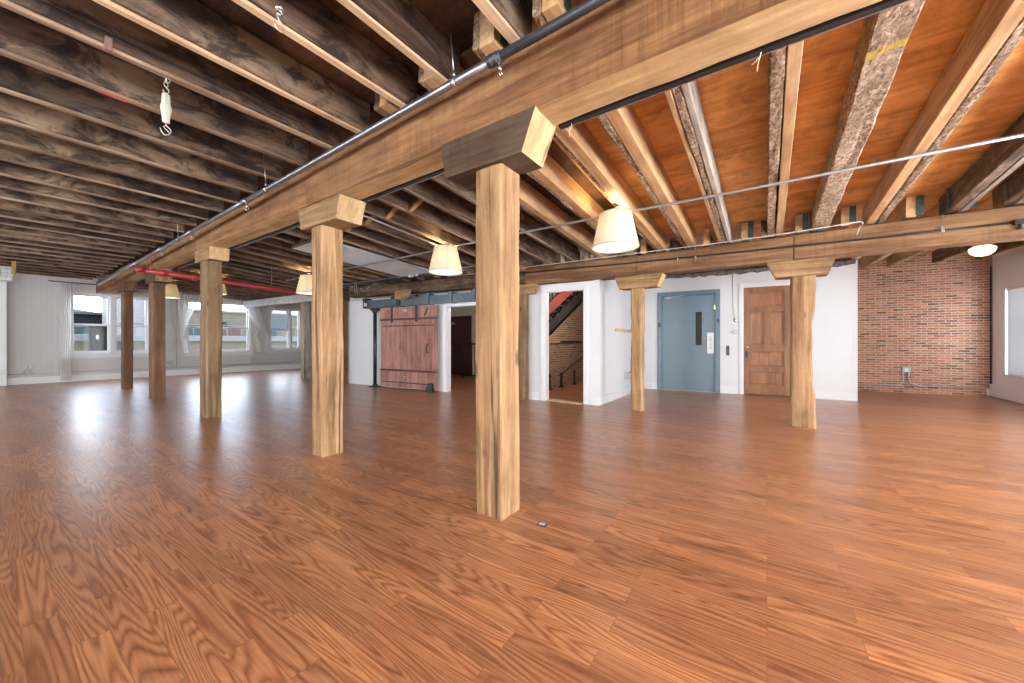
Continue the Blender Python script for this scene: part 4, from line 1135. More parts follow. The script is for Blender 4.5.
bm = bmesh.new(); box(bm, du(2.00), du(1.84), -0.045, 0.015, 2.165, 2.20, 0.006); box(bm, du(1.93), du(1.90), -0.06, 0.015, 2.13, 2.23, 0.006)
tube(bm, [(du(1.92), -0.05, 2.19), (du(1.72), -0.10, 2.20), (du(1.60), -0.02, 2.225)], 0.010, 8); tube(bm, [(du(1.94), -0.04, 2.17), (du(1.66), -0.05, 2.165)], 0.008, 8)
obj('door_closer', bm, M['conduit'], leaf)
for z in (0.28, 1.04, 1.95):
    bm = bmesh.new(); tube(bm, [(w0 + 0.098, -0.008, z - 0.06), (w0 + 0.098, -0.008, z + 0.06)], 0.012, 10); obj('hinge', bm, M['steelblue'], leaf, True)
bm = bmesh.new(); box(bm, du(1.115), du(0.985), 0.0, 0.015, 0.88, 1.35, 0.004); sg = obj('sign_plate', bm, M['plastic'], leaf); sg['label'] = 'white upright plate with small grey lettering'
# upright lettering, too small to read, kept as rows of little strokes
bm = bmesh.new()
uc = (du(1.115) + du(0.985)) / 2
random.seed(3)
for k in range(9):
    z = 0.98 + k * 0.034
    ww = 0.016 + 0.006 * (k in (0, 1, 6, 7))
    box(bm, uc - ww, uc + ww, -0.002, 0.0, z, z + 0.006); box(bm, uc - ww, uc - ww + 0.006, -0.002, 0.0, z, z + 0.022)
    if k % 2: box(bm, uc + ww - 0.006, uc + ww, -0.002, 0.0, z, z + 0.022)
    if k % 3 != 1: box(bm, uc - ww, uc + ww, -0.002, 0.0, z + 0.016, z + 0.022)
box(bm, uc - 0.04, uc + 0.04, -0.002, 0.0, 1.315, 1.319)
obj('sign_lettering', bm, M['signink'], sg)
bm = bmesh.new(); box(bm, du(0.985), du(0.955), -0.03, 0.015, 1.87, 1.97, 0.004); obj('door_latch', bm, M['brass'], leaf)
bm = bmesh.new(); box(bm, w0 + 0.02, w0 + 0.075, -0.04, -0.025, 1.49, 1.60, 0.005); obj('strike_box', bm, M['dark'], dr)
bm = bmesh.new(); box(bm, w1 - 0.06, w1 - 0.02, -0.04, -0.025, 1.58, 1.66, 0.005); obj('strike_box', bm, M['dark'], dr)
bm = bmesh.new(); box(bm, w0 + 0.1, w1 - 0.1, -0.02, 0.12, 0.0, 0.014, 0.003); obj('threshold', bm, M['conduit'], dr)

# brown panelled door
dr = empty('door_2', (DW0.x, DW0.y, 0), DRZ); dr['kind'] = 'structure'
a_, b_ = OD0 + 0.008, OD1 - 0.008
w = b_ - a_
bm = bmesh.new()
st = 0.115
rails = [(0.012, 0.17), (0.60, 0.72), (1.09, 1.20), (1.80, 1.92), (2.19, 2.318)]
rails = [(0.012, 0.23), (0.50, 0.62), (0.935, 1.075), (1.78, 1.90), (2.20, 2.318)]
box(bm, a_, a_ + st, 0.01, 0.055, 0.012, 2.318, 0.003); box(bm, b_ - st, b_, 0.01, 0.055, 0.012, 2.318, 0.003)
for z0, z1 in rails: box(bm, a_ + st, b_ - st, 0.01, 0.055, z0, z1, 0.003)
mid = (a_ + b_) / 2
box(bm, mid - 0.055, mid + 0.055, 0.01, 0.055, 1.075, 1.78, 0.003)
leaf = obj('door_leaf', bm, M['doorwood'], dr)
pans = [(a_ + st, b_ - st, 0.23, 0.50), (a_ + st, b_ - st, 0.62, 0.935), (a_ + st, mid - 0.055, 1.075, 1.78), (mid + 0.055, b_ - st, 1.075, 1.78), (a_ + st, b_ - st, 1.90, 2.20)]
for p in pans:
    bm = bmesh.new()
    box(bm, p[0], p[1], 0.046, 0.054, p[2], p[3])
    fr = 0.024
    for q in ((p[0], p[0] + fr, p[2], p[3]), (p[1] - fr, p[1], p[2], p[3]), (p[0] + fr, p[1] - fr, p[2], p[2] + fr), (p[0] + fr, p[1] - fr, p[3] - fr, p[3])): box(bm, q[0], q[1], 0.024, 0.046, q[2], q[3], 0.008)
    obj('door_panel', bm, M['doorwood'], leaf)
bm = bmesh.new(); ku = a_ + 0.055
for k, (rr, yy) in enumerate(()): pass
tube(bm, [(ku, 0.012, 1.03), (ku, -0.012, 1.03), (ku, -0.016, 1.03), (ku, -0.032, 1.03), (ku, -0.05, 1.03), (ku, -0.058, 1.03)], [0.028, 0.026, 0.011, 0.012, 0.028, 0.016], 18)
kn = obj('door_knob', bm, M['brass'], leaf, True); kn['label'] = 'polished brass knob'
bm = bmesh.new(); box(bm, ku - 0.022, ku + 0.022, 0.004, 0.012, 0.80, 0.94, 0.004); obj('lock_plate', bm, M['steel'], leaf)
casing('trim_7', OD0, OD1, 2.33, 0.075, DW0, DRZ, t=0.016)

# things on the wall between the doors
def on_core(name, y, z, bm_f, mat, lab, cat, out=0.0):
    r = empty(name, (DW0.x + DDIR.x * du(y), DW0.y + DDIR.y * du(y), z), DRZ); tag(r, lab, cat)
    return r
r = on_core('call_plate', 0.715, 0.95, None, None, 'dark narrow call plate between the two doors', 'switch plate')
obj('plate', boxbm(-0.032, 0.032, -0.012, 0.0, -0.11, 0.11, 0.004), M['brownplastic'], r)
for z in (-0.05, 0.05): obj('push_button', tubebm([(0, -0.012, z), (0, -0.02, z)], 0.016, 14), M['steel'], r)
r = on_core('thermostat', 0.575, 1.36, None, None, 'small grey box device on the wall between the doors', 'wall device')
obj('housing', boxbm(-0.055, 0.055, -0.035, 0.0, -0.045, 0.045, 0.01), M['conduit'], r); obj('display', boxbm(-0.012, 0.04, -0.038, -0.034, -0.025, 0.025, 0.002), M['greypaint'], r)
bm = bmesh.new(); box(bm, -0.10, -0.055, -0.02, 0.0, -0.03, 0.02, 0.006); obj('side_clip', bm, M['conduit'], r)
r = on_core('door_bell', 0.575, 1.62, None, None, 'small round chrome bell with a cord above, between the doors', 'bell')
bm = bmesh.new(); tube(bm, [(0, 0, 0), (0, -0.015, 0), (0, -0.03, 0), (0, -0.038, 0)], [0.045, 0.044, 0.03, 0.008], 20); obj('gong', bm, M['bright'], r, True)
obj('cord', tubebm([(-0.02, -0.008, 0.04), (-0.045, -0.006, 0.30), (-0.045, -0.006, 1.02)], 0.006, 8), M['conduit'], r, True)

# ------------------------------------------------------------------ things on the stair flank
r = empty('wall_peg', (7.72, 2.49, 1.38)); tag(r, 'short tan wooden rail on the white wall behind the knotty post', 'wooden rail')
obj('rail', boxbm(-0.5, 0.75, -0.03, -0.002, -0.03, 0.03, 0.006), M['strip_new'], r)
r = empty('wall_outlet', (7.95, 2.49, 0.42)); tag(r, 'grey outlet box with a cord low on the white wall behind the knotty post', 'outlet')
obj('outlet_box', boxbm(-0.13, 0.05, -0.05, 0.0, -0.075, 0.075, 0.006), M['conduit'], r); obj('cord', tubebm([(0.05, -0.02, 0.04), (0.3, -0.015, 0.07), (0.9, -0.012, 0.09), (1.2, -0.012, 0.09)], 0.008, 8), M['steel'], r, True)

# ------------------------------------------------------------------ sliding door
def CP(u, out, z): return Vector((CW0.x + CD.x * u + CN.x * out, CW0.y + CD.y * u + CN.y * out, z))
rd = empty('sliding_door', (CW0.x, CW0.y, 0), CRZ); tag(rd, 'red washed plank sliding door hung from a steel track', 'sliding door')
a_, b_ = cu(8.05), cu(6.20)
Y0, Y1 = -0.115, -0.075          # local y, negative is towards the room
bm = bmesh.new()
nb = 11
for k in range(nb):
    x0 = a_ + (b_ - a_) * k / nb
    box(bm, x0 + 0.002, x0 + (b_ - a_) / nb - 0.002, Y0, Y1, 0.03, 1.985, 0.004)
obj('door_planks', bm, M['barn'], rd)
for z0, z1 in ((0.03, 0.155), (0.155, 0.47), (1.50, 1.56), (1.70, 1.985)):
    pass
for i, (z0, z1) in enumerate(((0.035, 0.42), (1.72, 1.98))):
    bm = bmesh.new(); box(bm, a_, b_, Y0 - 0.022, Y0, z0, z1, 0.004)
    ld = obj('ledge_board', bm, M['barn'], rd)
bm = bmesh.new()
box(bm, a_ - 0.002, b_ + 0.002, Y0 - 0.034, Y0, 0.43, 0.47, 0.003); box(bm, a_ - 0.002, b_ + 0.002, Y0 - 0.034, Y0, 1.665, 1.71, 0.003)
obj('cross_bar', bm, M['maroon'], rd)
for z in (0.155, 1.53):
    obj('iron_strap', boxbm(a_ + 0.06, b_ - 0.09, Y0 - 0.03 if z < 1 else Y0 - 0.008, Y0 - 0.02 if z < 1 else Y0, z - 0.012, z + 0.012, 0.002), M['steel'], rd)
bm = bmesh.new()
hu = b_ - 0.26
tube(bm, [(hu, Y0 - 0.005, 1.10), (hu - 0.01, Y0 - 0.05, 1.06), (hu - 0.015, Y0 - 0.06, 0.99), (hu - 0.01, Y0 - 0.05, 0.92), (hu, Y0 - 0.005, 0.88)], 0.012, 10)
obj('pull_handle', bm, M['steel'], rd, True)
bm = bmesh.new(); tube(bm, [(b_ - 1.02, Y0 - 0.022, 0.30), (b_ - 1.02, Y0 - 0.03, 0.30)], 0.03, 16); obj('lock_rose', bm, M['bright'], rd, True)
for u in (a_ + 0.42, b_ - 0.62):
    bm = bmesh.new(); box(bm, u - 0.03, u + 0.03, Y0 - 0.034, Y0 - 0.022, 1.62, 2.16, 0.003)
    for z in (1.68, 1.78, 1.9): tube(bm, [(u, Y0 - 0.034, z), (u, Y0 - 0.044, z)], 0.012, 8)
    hs_ = obj('hanger_strap', bm, M['steel'], rd)
    bm = bmesh.new(); tube(bm, [(u, -0.145, 2.21), (u, -0.115, 2.21)], 0.05, 20); obj('track_wheel', bm, M['steel'], hs_)
bm = bmesh.new(); tube(bm, [(b_ - 0.36, Y0 - 0.028, 1.76), (b_ - 0.26, Y0 - 0.028, 1.93)], 0.012, 8); obj('diagonal_bar', bm, M['dark'], rd)
bm = bmesh.new(); box(bm, a_ + 0.78, a_ + 0.93, Y0 - 0.03, Y0 - 0.022, 1.86, 1.93, 0.004); obj('paper_scrap', bm, M['strip_new'], rd)
bm = bmesh.new(); prism(bm, [(b_ - 0.28, 0.0), (b_ - 0.06, 0.0), (b_ - 0.07, 0.16), (b_ - 0.10, 0.20), (b_ - 0.18, 0.20), (b_ - 0.24, 0.10)], 'y', Y0 - 0.10, Y0 - 0.04)
r_ = obj('floor_guide', bm, M['steel']); r_.location = (CW0.x, CW0.y, 0); r_.rotation_euler = (0, 0, CRZ); tag(r_, 'black cast floor guide at the foot of the sliding door', 'door guide')
# track
rt_ = empty('door_track', (CW0.x, CW0.y, 0), CRZ); tag(rt_, 'dark blue steel track beam above the sliding door and its opening', 'door track')
t0, t1 = cu(8.60), cu(4.75)
bm = bmesh.new(); box(bm, t0, t1, -0.19, -0.165, 2.0, 2.20, 0.003); box(bm, t0, t1, -0.215, -0.155, 2.0, 2.018, 0.002); box(bm, t0, t1, -0.2, -0.155, 2.185, 2.2, 0.002)
obj('track_beam', bm, M['steelblue'], rt_)
for y in (8.56, 7.35, 6.42, 5.75, 5.12):
    u = cu(y)
    bm = bmesh.new(); box(bm, u - 0.05, u + 0.05, -0.225, -0.006, 2.005, 2.245, 0.006); box(bm, u - 0.015, u + 0.06, -0.235, -0.06, 2.16, 2.26, 0.004)
    obj('bracket', bm, M['steelblue' if y < 7 else 'steel'], rt_)  # bluer steel puts the light on the nearer brackets into colour
bm = bmesh.new(); box(bm, cu(8.55), cu(8.45), -0.24, -0.225, 2.05, 2.14, 0.003); obj('label_plate', bm, M['conduit'], rt_)
# steel pole at the end of the track
u = cu(8.21)
sp = empty('steel_pole', CP(u, 0.17, 0)); sp.rotation_euler = (0, 0, CRZ); tag(sp, 'dark steel pipe column holding the end of the sliding door track', 'steel column')
obj('shaft', tubebm([(0, 0, 0.02), (0, 0, 1.93)], 0.045, 18), M['steel'], sp, True)
bm = bmesh.new(); box(bm, -0.14, 0.14, -0.09, 0.09, 0, 0.025, 0.004); lathe(bm, [(0.075, 0.025), (0.07, 0.05), (0.05, 0.07), (0.05, 0.025)], 18); obj('base_plate', bm, M['steel'], sp)
bm = bmesh.new(); lathe(bm, [(0.046, 1.86), (0.075, 1.90), (0.075, 1.925), (0.046, 1.93)], 18); box(bm, -0.11, 0.11, -0.06, 0.06, 1.93, 1.995, 0.004); obj('head_plate', bm, M['steel'], sp)
# hall behind the opening
dm = empty('hall_door', (9.74, 8.85, 0), -PI / 2 ); dm['kind'] = 'structure'; dm.name = 'door_3'
bm = bmesh.new(); box(bm, -0.50, 0.49, -0.05, 0.0, 0.0, 2.04, 0.004)
for p in ((-0.38, -0.05), (0.05, 0.38)):
    for q in ((0.2, 0.85), (1.05, 1.85)):
        box(bm, p[0], p[1], -0.06, -0.05, q[0], q[1], 0.004)
lf = obj('door_leaf', bm, M['maroon'], dm)
bm = bmesh.new(); box(bm, -0.60, -0.50, -0.06, 0, 0, 2.14, 0.004); box(bm, 0.49, 0.59, -0.06, 0, 0, 2.14, 0.004); box(bm, -0.50, 0.49, -0.06, 0, 2.04, 2.14, 0.004); box(bm, -0.64, 0.62, -0.09, 0, 2.14, 2.20, 0.01)
obj('door_casing', bm, M['trimw'], dm)
bm = bmesh.new(); box(bm, -0.42, -0.38, -0.08, -0.06, 1.75, 1.83, 0.003); box(bm, -0.34, -0.30, -0.08, -0.06, 1.75, 1.83, 0.003); obj('coat_hook', bm, M['conduit'], lf)
rr = empty('stair_railing', (8.75, 0, 0)); tag(rr, 'dark railing with thin balusters inside the hall opening', 'railing')
obj('hand_rail', boxbm(-0.025, 0.025, 6.3, 8.75, 1.05, 1.10, 0.008), M['stairdark'], rr)
obj('bottom_rail', boxbm(-0.02, 0.02, 6.3, 8.75, 0.08, 0.115, 0.004), M['stairdark'], rr)
for k in range(19):
    y = 6.42 + k * 0.125
    obj('baluster', tubebm([(0, y, 0.0 if k % 6 == 0 else 0.1), (0, y, 1.06)], 0.012 if k % 6 else 0.022, 8), M['stairdark'], rr, True)

# stairs seen through the doorway
st = empty('staircase', (6.9, 4.22, 0)); tag(st, 'steep stair with a red side board and dark treads inside the doorway', 'staircase')
def sl(x): return 1.87 + 0.52 * (x - 7.17)
bm = bmesh.new()
xa, xb = 6.60, 9.6
for yy in (3.99, ):
    prism(bm, [(xa - 6.9, sl(xa) - 0.17), (xb - 6.9, sl(xb) - 0.17), (xb - 6.9, sl(xb) + 0.10), (xa - 6.9, sl(xa) + 0.10)], 'y', yy - 4.22, yy - 4.19)
obj('side_board', bm, M['redsteel'], st)
nst = 10
for k in range(nst):
    x = xa + (xb - xa) * k / nst
    z = sl(x) - 0.19
    dx = (xb - xa) / nst
    bm = bmesh.new()
    box(bm, x - 6.9, x - 6.9 + dx + 0.02, -0.19, 0.20, z - 0.02, z + 0.02)
    box(bm, x - 6.9 - 0.01, x - 6.9 + 0.01, -0.19, 0.20, z - 0.02 - 0.19, z - 0.02)
    prism(bm, [(x - 6.9, z - 0.50), (x - 6.9 + dx, z - 0.50 + 0.52 * dx), (x - 6.9 + dx, z - 0.02 + 0.2 * dx), (x - 6.9, z - 0.21)], 'y', -0.19, -0.15)
    obj('tread', bm, M['stairdark'], st)
bm = bmesh.new(); prism(bm, [(xa - 6.9, sl(xa) - 0.69), (xb - 6.9, sl(xb) - 0.69), (xb - 6.9, sl(xb) - 0.63), (xa - 6.9, sl(xa) - 0.63)], 'y', -0.19, 0.20)
obj('soffit', bm, M['stairdark'], st)
for k in range(7):
    x = 0.2 + k * 0.14
    obj('baluster', tubebm([(x, -0.2, sl(6.9 + x) + 0.09), (x, -0.2, sl(6.9 + x) + 0.85)], 0.012, 8), M['plastic'], st, True)
sh = empty('wall_ledge', (7.85, 4.45, 1.15)); tag(sh, 'narrow wooden ledge across the stairwell brick, pale at one end', 'ledge')
obj('pale_board', boxbm(0, 0.75, -0.05, 0, -0.035, 0.02, 0.004), M['strip_new'], sh); obj('dark_board', boxbm(0.75, 3.2, -0.04, 0, -0.035, 0.02, 0.004), M['joist'], sh)
hr = empty('wall_handrail', (8.5, 4.42, 0)); tag(hr, 'thin dark handrail slanting down across the stairwell brick', 'handrail')
obj('rail', tubebm([(0.0, -0.03, 0.27), (1.45, -0.03, 0.70), (2.6, -0.03, 1.05)], 0.014, 8), M['stairdark'], hr, True)
for i, x in enumerate((7.75, 8.35, 9.1)):
    bm = bmesh.new(); box(bm, -0.05, 0.05, -0.05, 0.05, 0.0, 0.03, 0.004); tube(bm, [(0, 0, 0.03), (0, 0, 0.30)], [0.035, 0.028], 10); lathe(bm, [(0.028, 0.30), (0.045, 0.33), (0.03, 0.37), (0, 0.38)], 12)
    o = obj('short_bollard', bm, M['stairdark']); o.location = (x, 4.25, 0); tag(o, 'short dark post at the foot of the stairwell brick, %s from the doorway jamb' % NTH[i], 'short post', 'short posts along the stairwell brick')
# unseen lamps added to brighten the two inner rooms
for nm, loc, lab, e in (('ceiling_lamp', (8.0, 3.1, 2.52), 'unseen globe lamp added to light the stairwell', 45), ('ceiling_lamp', (7.7, 5.2, 2.52), 'unseen globe lamp added to light the hall', 40)):
    r = empty(nm, loc); tag(r, lab, 'ceiling lamp')
    bm = bmesh.new(); lathe(bm, [(0, 0.10), (0.10, 0.10), (0.10, 0.06), (0, 0.06)], 24); obj('lamp_base', bm, M['brass'], r)
    bm = bmesh.new(); lathe(bm, [(0.08, 0.06), (0.14, 0.02), (0.10, -0.05), (0, -0.07)], 24); obj('globe_shade', bm, M['globe'], r, True)
    light('fill_globe_light', 'POINT', (0, 0, -0.15), e, (1.0, 0.85, 0.68), 0.08, parent=r)

# ------------------------------------------------------------------ far wall: curtains, rod, outlets
def sheet(name, rows, nu, pleat, amp, parent=None):
    """rows: list of (z, x_left, x_right, y); pleated cloth with thickness"""
    bm = bmesh.new()
    grid = []
    nv = 26
    for j in range(nv + 1):
        t = j / nv * (len(rows) - 1)
        k = min(int(t), len(rows) - 2); f = t - k
        f = f * f * (3 - 2 * f)
        z, a, b, y = [rows[k][q] + (rows[k + 1][q] - rows[k][q]) * f for q in range(4)]
        line = []
        for i in range(nu + 1):
            s = i / nu
            am = amp * min(1.0, 0.35 + abs(b - a) * 1.2)
            line.append(bm.verts.new((a + (b - a) * s, y + am * math.sin(s * pleat * 2 * PI) + 0.3 * am * math.sin(s * pleat * 5.1 + j * 0.4), z)))
        grid.append(line)
    for j in range(nv):
        for i in range(nu):
            bm.faces.new((grid[j][i], grid[j][i + 1], grid[j + 1][i + 1], grid[j + 1][i]))
    r = bmesh.ops.solidify(bm, geom=bm.faces[:], thickness=0.003)
    o = obj(name, bm, M['sheer'], parent, True)
    return o
CY = FW - 0.14
c = sheet('curtain', [(2.80, 1.36, 1.56, CY), (1.6, 1.33, 1.56, CY), (0.7, 1.34, 1.54, CY), (0.05, 1.36, 1.57, CY)], 60, 6, 0.022)
tag(c, 'narrow white curtain hanging straight to the floor beside the first double window', 'curtain')
def tied(name, top0, top1, tie, tiez, side, lab, CY=CY):
    r = empty(name, (0, 0, 0)); tag(r, lab, 'curtain')
    s = side
    sh_ = sheet('cloth', [(2.76, top0, top1, CY), (2.3, top0 + (tie - top0) * 0.12, top1 + (tie - top1) * 0.30, CY), (1.85, top0 + (tie - top0) * 0.45, top1 + (tie - top1) * 0.66, CY),
                  (tiez + 0.03, tie - 0.045, tie + 0.045, CY), (tiez - 0.25, tie - 0.07 + 0.07 * s, tie + 0.07 + 0.07 * s, CY), (tiez - 0.62, tie - 0.06 + 0.1 * s, tie + 0.08 + 0.1 * s, CY)], 70, 8, 0.022, r)
    bm = bmesh.new(); lathe(bm, [(0.055, -0.02), (0.062, 0), (0.055, 0.02), (0.045, 0.0), (0.055, -0.02)], 18); t = obj('tie_band', bm, M['sheer'], r, True); t.location = (tie, CY, tiez)
    return r
tied('curtain', 3.15, 3.65, 3.74, 1.42, -1, 'tied back white curtain at the inner edge of the first double window')
tied('curtain', 3.86, 4.5, 3.98, 1.36, 1, 'tied back white curtain on the near side of the middle window')
tied('curtain', 5.75, 6.2, 6.62, 1.30, -1, 'tied back white curtain on the inner side of the middle window')
tied('curtain', 6.6, 6.95, 6.14, 1.36, 1, 'tied back white curtain covering the upper corner of the third window', FW - 0.215)
r = empty('curtain_rod', (0, 0, 0)); tag(r, 'thin dark curtain rod above the first double window', 'curtain rod')
obj('rod', tubebm([(1.15, CY, 2.83), (3.9, CY, 2.83)], 0.012, 10), M['steel'], r, True)
for x in (1.25, 3.8): obj('rod_bracket', tubebm([(x, CY, 2.83), (x, FW, 2.83)], 0.010, 8), M['steel'], r, True)
r = empty('curtain_rod', (0, 0, 0)); tag(r, 'thin dark curtain rod above the middle and third windows', 'curtain rod')
obj('rod', tubebm([(3.98, CY, 2.79), (7.4, CY, 2.79)], 0.012, 10), M['steel'], r, True)
for x in (4.05, 7.3): obj('rod_bracket', tubebm([(x, CY, 2.79), (x, FW, 2.79)], 0.010, 8), M['steel'], r, True)
# wall conduit with outlets
r = empty('wall_conduit', (0, FW - 0.045, 0)); tag(r, 'grey conduit running low along the window wall', 'conduit')
obj('conduit_run', tubebm([(0.42, 0, 0.275), (3.8, 0, 0.275), (7.6, 0, 0.275)], 0.013, 8), M['conduit'], r, True)
obj('riser', tubebm([(3.86, 0, 0.275), (3.86, 0, 2.86)], 0.012, 8), M['conduit'], r, True)
for x, lab in ((0.80, 'grey double outlet below the beadboard, beside the narrow curtain'), (3.70, 'grey double outlet on the pier between the first two windows'), (6.15, 'grey outlet under the crossing curtains')):
    q = empty('wall_outlet', (x, FW - 0.005, 0.46)); tag(q, lab, 'outlet')
    for s in (-0.045, 0.045): obj('outlet_box', boxbm(s - 0.04, s + 0.04, -0.045, 0, -0.055, 0.055, 0.006), M['conduit'], q)
    for s in (-0.04, 0.04): obj('conduit_stub', tubebm([(s, -0.03, -0.05), (s, -0.03, -0.11), (s * 1.6, -0.035, -0.15), (s * 2.6, -0.04, -0.168)], 0.011, 8), M['conduit'], q, True)
q = empty('wall_switch', (0.385, 16.278, 0.36), -PI / 2); tag(q, 'small white socket at the very edge of the photo', 'socket')
obj('plate', boxbm(-0.002, 0.014, -0.05, 0.05, -0.07, 0.07, 0.003), M['plastic'], q); obj('socket_face', boxbm(0.014, 0.022, -0.025, 0.025, -0.045, 0.045, 0.003), M['plastic'], q)

# brick wall outlet and conduit
B0, B1 = Vector((11.68, -1.5)), Vector((12.07, -3.95)); BD_ = (B1 - B0).normalized(); BRZ = math.atan2(BD_.y, BD_.x)
def bu(y): return (y + 1.5) / (-3.95 + 1.5) * (B1 - B0).length
q = empty('brick_outlet', (B0.x, B0.y, 0), BRZ); tag(q, 'pale outlet box with two bent conduits low on the brick wall', 'outlet')
ub = bu(-2.56)
obj('outlet_box', boxbm(ub - 0.07, ub + 0.07, -0.055, 0, 0.46, 0.57, 0.008), M['conduit'], q)
bm = bmesh.new(); box(bm, ub - 0.03, ub + 0.03, -0.06, -0.055, 0.48, 0.55, 0.003); obj('socket_face', bm, M['plastic'], q)
zb_ = 0.165
obj('conduit_run', tubebm([(ub - 0.05, -0.03, 0.47), (ub - 0.05, -0.03, 0.26), (ub - 0.07, -0.03, 0.20), (ub - 0.12, -0.03, 0.17), (0.06, -0.03, zb_)], 0.013, 10), M['conduit'], q, True)
obj('conduit_run', tubebm([(ub + 0.04, -0.03, 0.47), (ub + 0.04, -0.03, 0.30), (ub + 0.08, -0.03, 0.22), (ub + 0.16, -0.03, 0.19), (ub + 0.24, -0.03, zb_), (bu(-3.84), -0.03, zb_ + 0.02)], 0.013, 10), M['conduit'], q, True)
obj('end_sleeve', tubebm([(bu(-3.80), -0.03, 0.01), (bu(-3.80), -0.03, 0.15)], 0.022, 10), M['plastic'], q, True)
obj('corner_riser', tubebm([(bu(-3.845), -0.02, 0.2), (bu(-3.845), -0.02, 2.72)], 0.011, 8), M['steel'], q, True)

# floor plate beside the tallest post
q = empty('floor_plate', (2.02, 1.16, 0.0), 0.1); tag(q, 'small grey metal plate set on the floor beside the tallest post', 'floor plate')
obj('plate', boxbm(-0.024, 0.024, -0.03, 0.03, 0.0, 0.006, 0.002), M['steelblue'], q); obj('plate_insert', boxbm(-0.018, 0.012, -0.02, 0.02, 0.006, 0.008, 0.001), M['conduit'], q)

# ------------------------------------------------------------------ rooftops outside
g = empty('roof_parapet', (0, 20, 0)); tag(g, 'tan roof parapet with a pale coping outside the windows', 'parapet')
obj('parapet_wall', boxbm(-6, 18, 0, 0.4, -2.5, 1.16), M['tan'], g); obj('coping', boxbm(-6, 18, -0.08, 0.5, 1.16, 1.40, 0.02), M['coping'], g)
g = empty('terrace_shed', (2.3, 19.3, 0)); tag(g, 'black terrace shed seen in the lower sash of the first window', 'shed')
obj('shed_wall', boxbm(0, 0.52, 0, 0.5, -2.5, 1.66), M['shed'], g); obj('shed_roof', boxbm(-0.03, 0.56, -0.05, 0.55, 1.66, 1.71), M['roofdark'], g); obj('shed_lamp', boxbm(0.10, 0.15, -0.05, 0, 1.25, 1.36, 0.01), M['plastic'], g)
g = empty('dark_building', (2.0, 30, 0)); tag(g, 'dark slate clad rooftop building behind the first window', 'building')
obj('cladding', boxbm(-4, 2.25, 0, 5, -3, 2.6), M['roofdark'], g); obj('roof_edge', boxbm(-4.1, 2.3, -0.2, 5, 2.6, 2.72), M['steel'], g)
for k in range(3):
    f = obj('window_band', boxbm(-1.9 + k * 1.35, -0.75 + k * 1.35, -0.06, 0, 1.45, 1.98), M['coping'], g); obj('pane', boxbm(-1.84 + k * 1.35, -0.81 + k * 1.35, -0.08, -0.06, 1.5, 1.93), M['greenglass'], f)
bm = bmesh.new(); prism(bm, [(-0.8, 2.72), (0.5, 3.05), (2.2, 2.72)], 'y', 1.0, 4.0); obj('roof_ridge', bm, M['coping'], g)
g = empty('white_building', (3.9, 27, 0)); tag(g, 'white brick building seen behind the two dark posts', 'building')
obj('brick_wall', boxbm(0, 1.3, 0, 2.6, -3, 3.5), M['brick_white'], g); obj('parapet_cap', boxbm(-0.05, 1.35, -0.05, 2.65, 3.5, 3.6), M['coping'], g)
obj('drain_pipe', tubebm([(1.33, -0.08, -3), (1.33, -0.08, 3.4)], 0.06, 8), M['steel'], g)
g = empty('tan_building', (7.0, 34, 0)); tag(g, 'tan building with balconies behind the middle window', 'building')
obj('facade', boxbm(0, 14, 0, 6, -3, 3.35), M['tan'], g); obj('parapet_cap', boxbm(-0.1, 14.1, -0.1, 6, 3.35, 3.5), M['coping'], g)
for x in (1.5, 4.0, 6.6, 9.2, 11.6):
    f = obj('window_frame', boxbm(x - 0.06, x + 0.86, -0.06, 0, 1.14, 2.36), M['coping'], g); obj('pane', boxbm(x, x + 0.8, -0.08, -0.06, 1.2, 2.3), M['greenglass'], f)
bm = bmesh.new(); box(bm, 3.2, 3.9, -0.5, 0, 2.6, 2.75); box(bm, 3.75, 3.9, -0.5, -0.4, 2.3, 2.6); obj('awning_bracket', bm, M['dark'], g)
g = empty('terrace_railing', (0, 20.7, 0)); tag(g, 'thin black railing along the terrace outside the windows', 'railing')
obj('top_rail', tubebm([(2.9, 0, 1.86), (9.8, 0, 1.86)], 0.02, 8), M['dark'], g, True)
for k in range(12): obj('rail_post', tubebm([(3.0 + k * 0.61, 0, 0.755), (3.0 + k * 0.61, 0, 1.86)], 0.016, 6), M['dark'], g, True)
for i, x in enumerate((6.75, 7.35)):
    g = empty('terrace_chair', (x, 21.6, 0.75)); tag(g, 'faded red terrace chair outside the middle window, %s' % ('beside the railing post' if i == 0 else 'on the side of the third window'), 'chair')
    obj('seat', boxbm(-0.24, 0.24, -0.24, 0.24, 0.44, 0.49, 0.01), M['redfurn'], g); obj('backrest', boxbm(-0.24, 0.24, 0.2, 0.25, 0.49, 0.98, 0.01), M['redfurn'], g)
    for sx in (-0.2, 0.2):
        for sy in (-0.2, 0.2): obj('leg', tubebm([(sx, sy, 0), (sx, sy, 0.44)], 0.015, 6), M['dark'], g, True)
tr = obj('terrace_deck', boxbm(-6, 18, 20.4, 25, 0.5, 0.75), M['coping']); tag(tr, 'pale terrace roof behind the parapet', 'terrace')
g = empty('satellite_dish', (2.55, 28.5, 2.72)); tag(g, 'small grey satellite dish on the dark rooftop', 'satellite dish')
bm = bmesh.new(); lathe(bm, [(0, 0.0), (0.12, 0.02), (0.22, 0.07), (0.215, 0.075), (0.11, 0.03), (0, 0.012)], 20); d = obj('dish', bm, M['conduit'], g, True); d.rotation_euler = (1.1, 0.3, 0); d.location = (0, 0, 0.35)
obj('mast', tubebm([(0, 0, -0.1), (0, 0, 0.36)], 0.02, 8), M['steel'], g, True)
o = obj('roof_ground', boxbm(-30, 40, 17.2, 70, -3.2, -2.6), M['coping']); tag(o, 'pale lower roof far below the windows', 'roof')

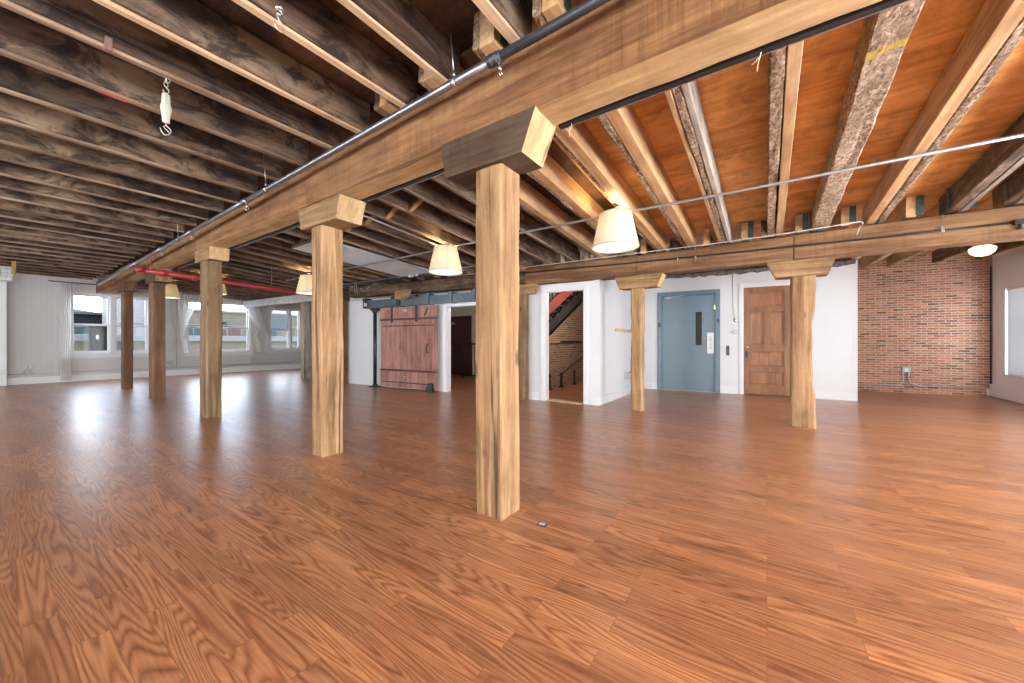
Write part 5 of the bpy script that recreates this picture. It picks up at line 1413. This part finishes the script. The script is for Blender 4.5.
# ------------------------------------------------------------------ world and window fill lamps
w = bpy.data.worlds.new('sky'); SC.world = w; w.use_nodes = True
nt = w.node_tree; nt.nodes.clear()
ou = nt.nodes.new('ShaderNodeOutputWorld'); bg = nt.nodes.new('ShaderNodeBackground')
tc = nt.nodes.new('ShaderNodeTexCoord'); mp = nt.nodes.new('ShaderNodeMapping'); mp.inputs['Scale'].default_value = (1, 1, 3.0)
nz = nt.nodes.new('ShaderNodeTexNoise'); nz.inputs['Scale'].default_value = 3.0; nz.inputs['Detail'].default_value = 6
rp = nt.nodes.new('ShaderNodeValToRGB')
rp.color_ramp.elements[0].position = 0.42; rp.color_ramp.elements[0].color = (0.62, 0.77, 0.98, 1)
rp.color_ramp.elements[1].position = 0.6; rp.color_ramp.elements[1].color = (0.95, 0.97, 1.0, 1)
nt.links.new(tc.outputs['Generated'], mp.inputs[0]); nt.links.new(mp.outputs[0], nz.inputs['Vector']); nt.links.new(nz.outputs[0], rp.inputs[0]); nt.links.new(rp.outputs[0], bg.inputs[0])
bg.inputs[1].default_value = 7.5
nt.links.new(bg.outputs[0], ou.inputs[0])
DAY = (0.95, 0.975, 1.0)
# area lamps added behind the unseen windows and the blind to brighten the room
for i, (a, b) in enumerate(WL):
    light('window_fill', 'AREA', (-4.3, -3.88 + (a + b) / 2, 1.65), (115, 135, 120, 70, 50)[i], DAY, b - a, (0, -PI / 2, 0), 1.7)
for i, (a, b) in enumerate(RH):
    light('window_fill', 'AREA', ((a + b) / 2, -4.25, 1.35), (22, 75, 215, 230, 180)[i], DAY, b - a, (PI / 2, 0, 0), 1.7)

# ------------------------------------------------------------------ camera
cam = bpy.data.cameras.new('camera'); co = bpy.data.objects.new('camera', cam); COL.objects.link(co)
cam.sensor_width = 36.0; cam.lens = 370.0 * 36.0 / 1024.0
cam.clip_start = 0.02
co.location = (0, 0, 1.15)
A = math.radians(34.56735)
co.rotation_euler = (PI / 2, 0, A - PI / 2)
SC.camera = co
vs = SC.view_settings
SC.display_settings.display_device = 'sRGB'
vs.view_transform = 'Standard'; vs.look = 'None'; vs.exposure = 0.55; vs.gamma = 1.0; vs.use_curve_mapping = False
SC.cycles.max_bounces = 10; SC.cycles.diffuse_bounces = 6; SC.cycles.transparent_max_bounces = 12
SC.cycles.sample_clamp_indirect = 6.0
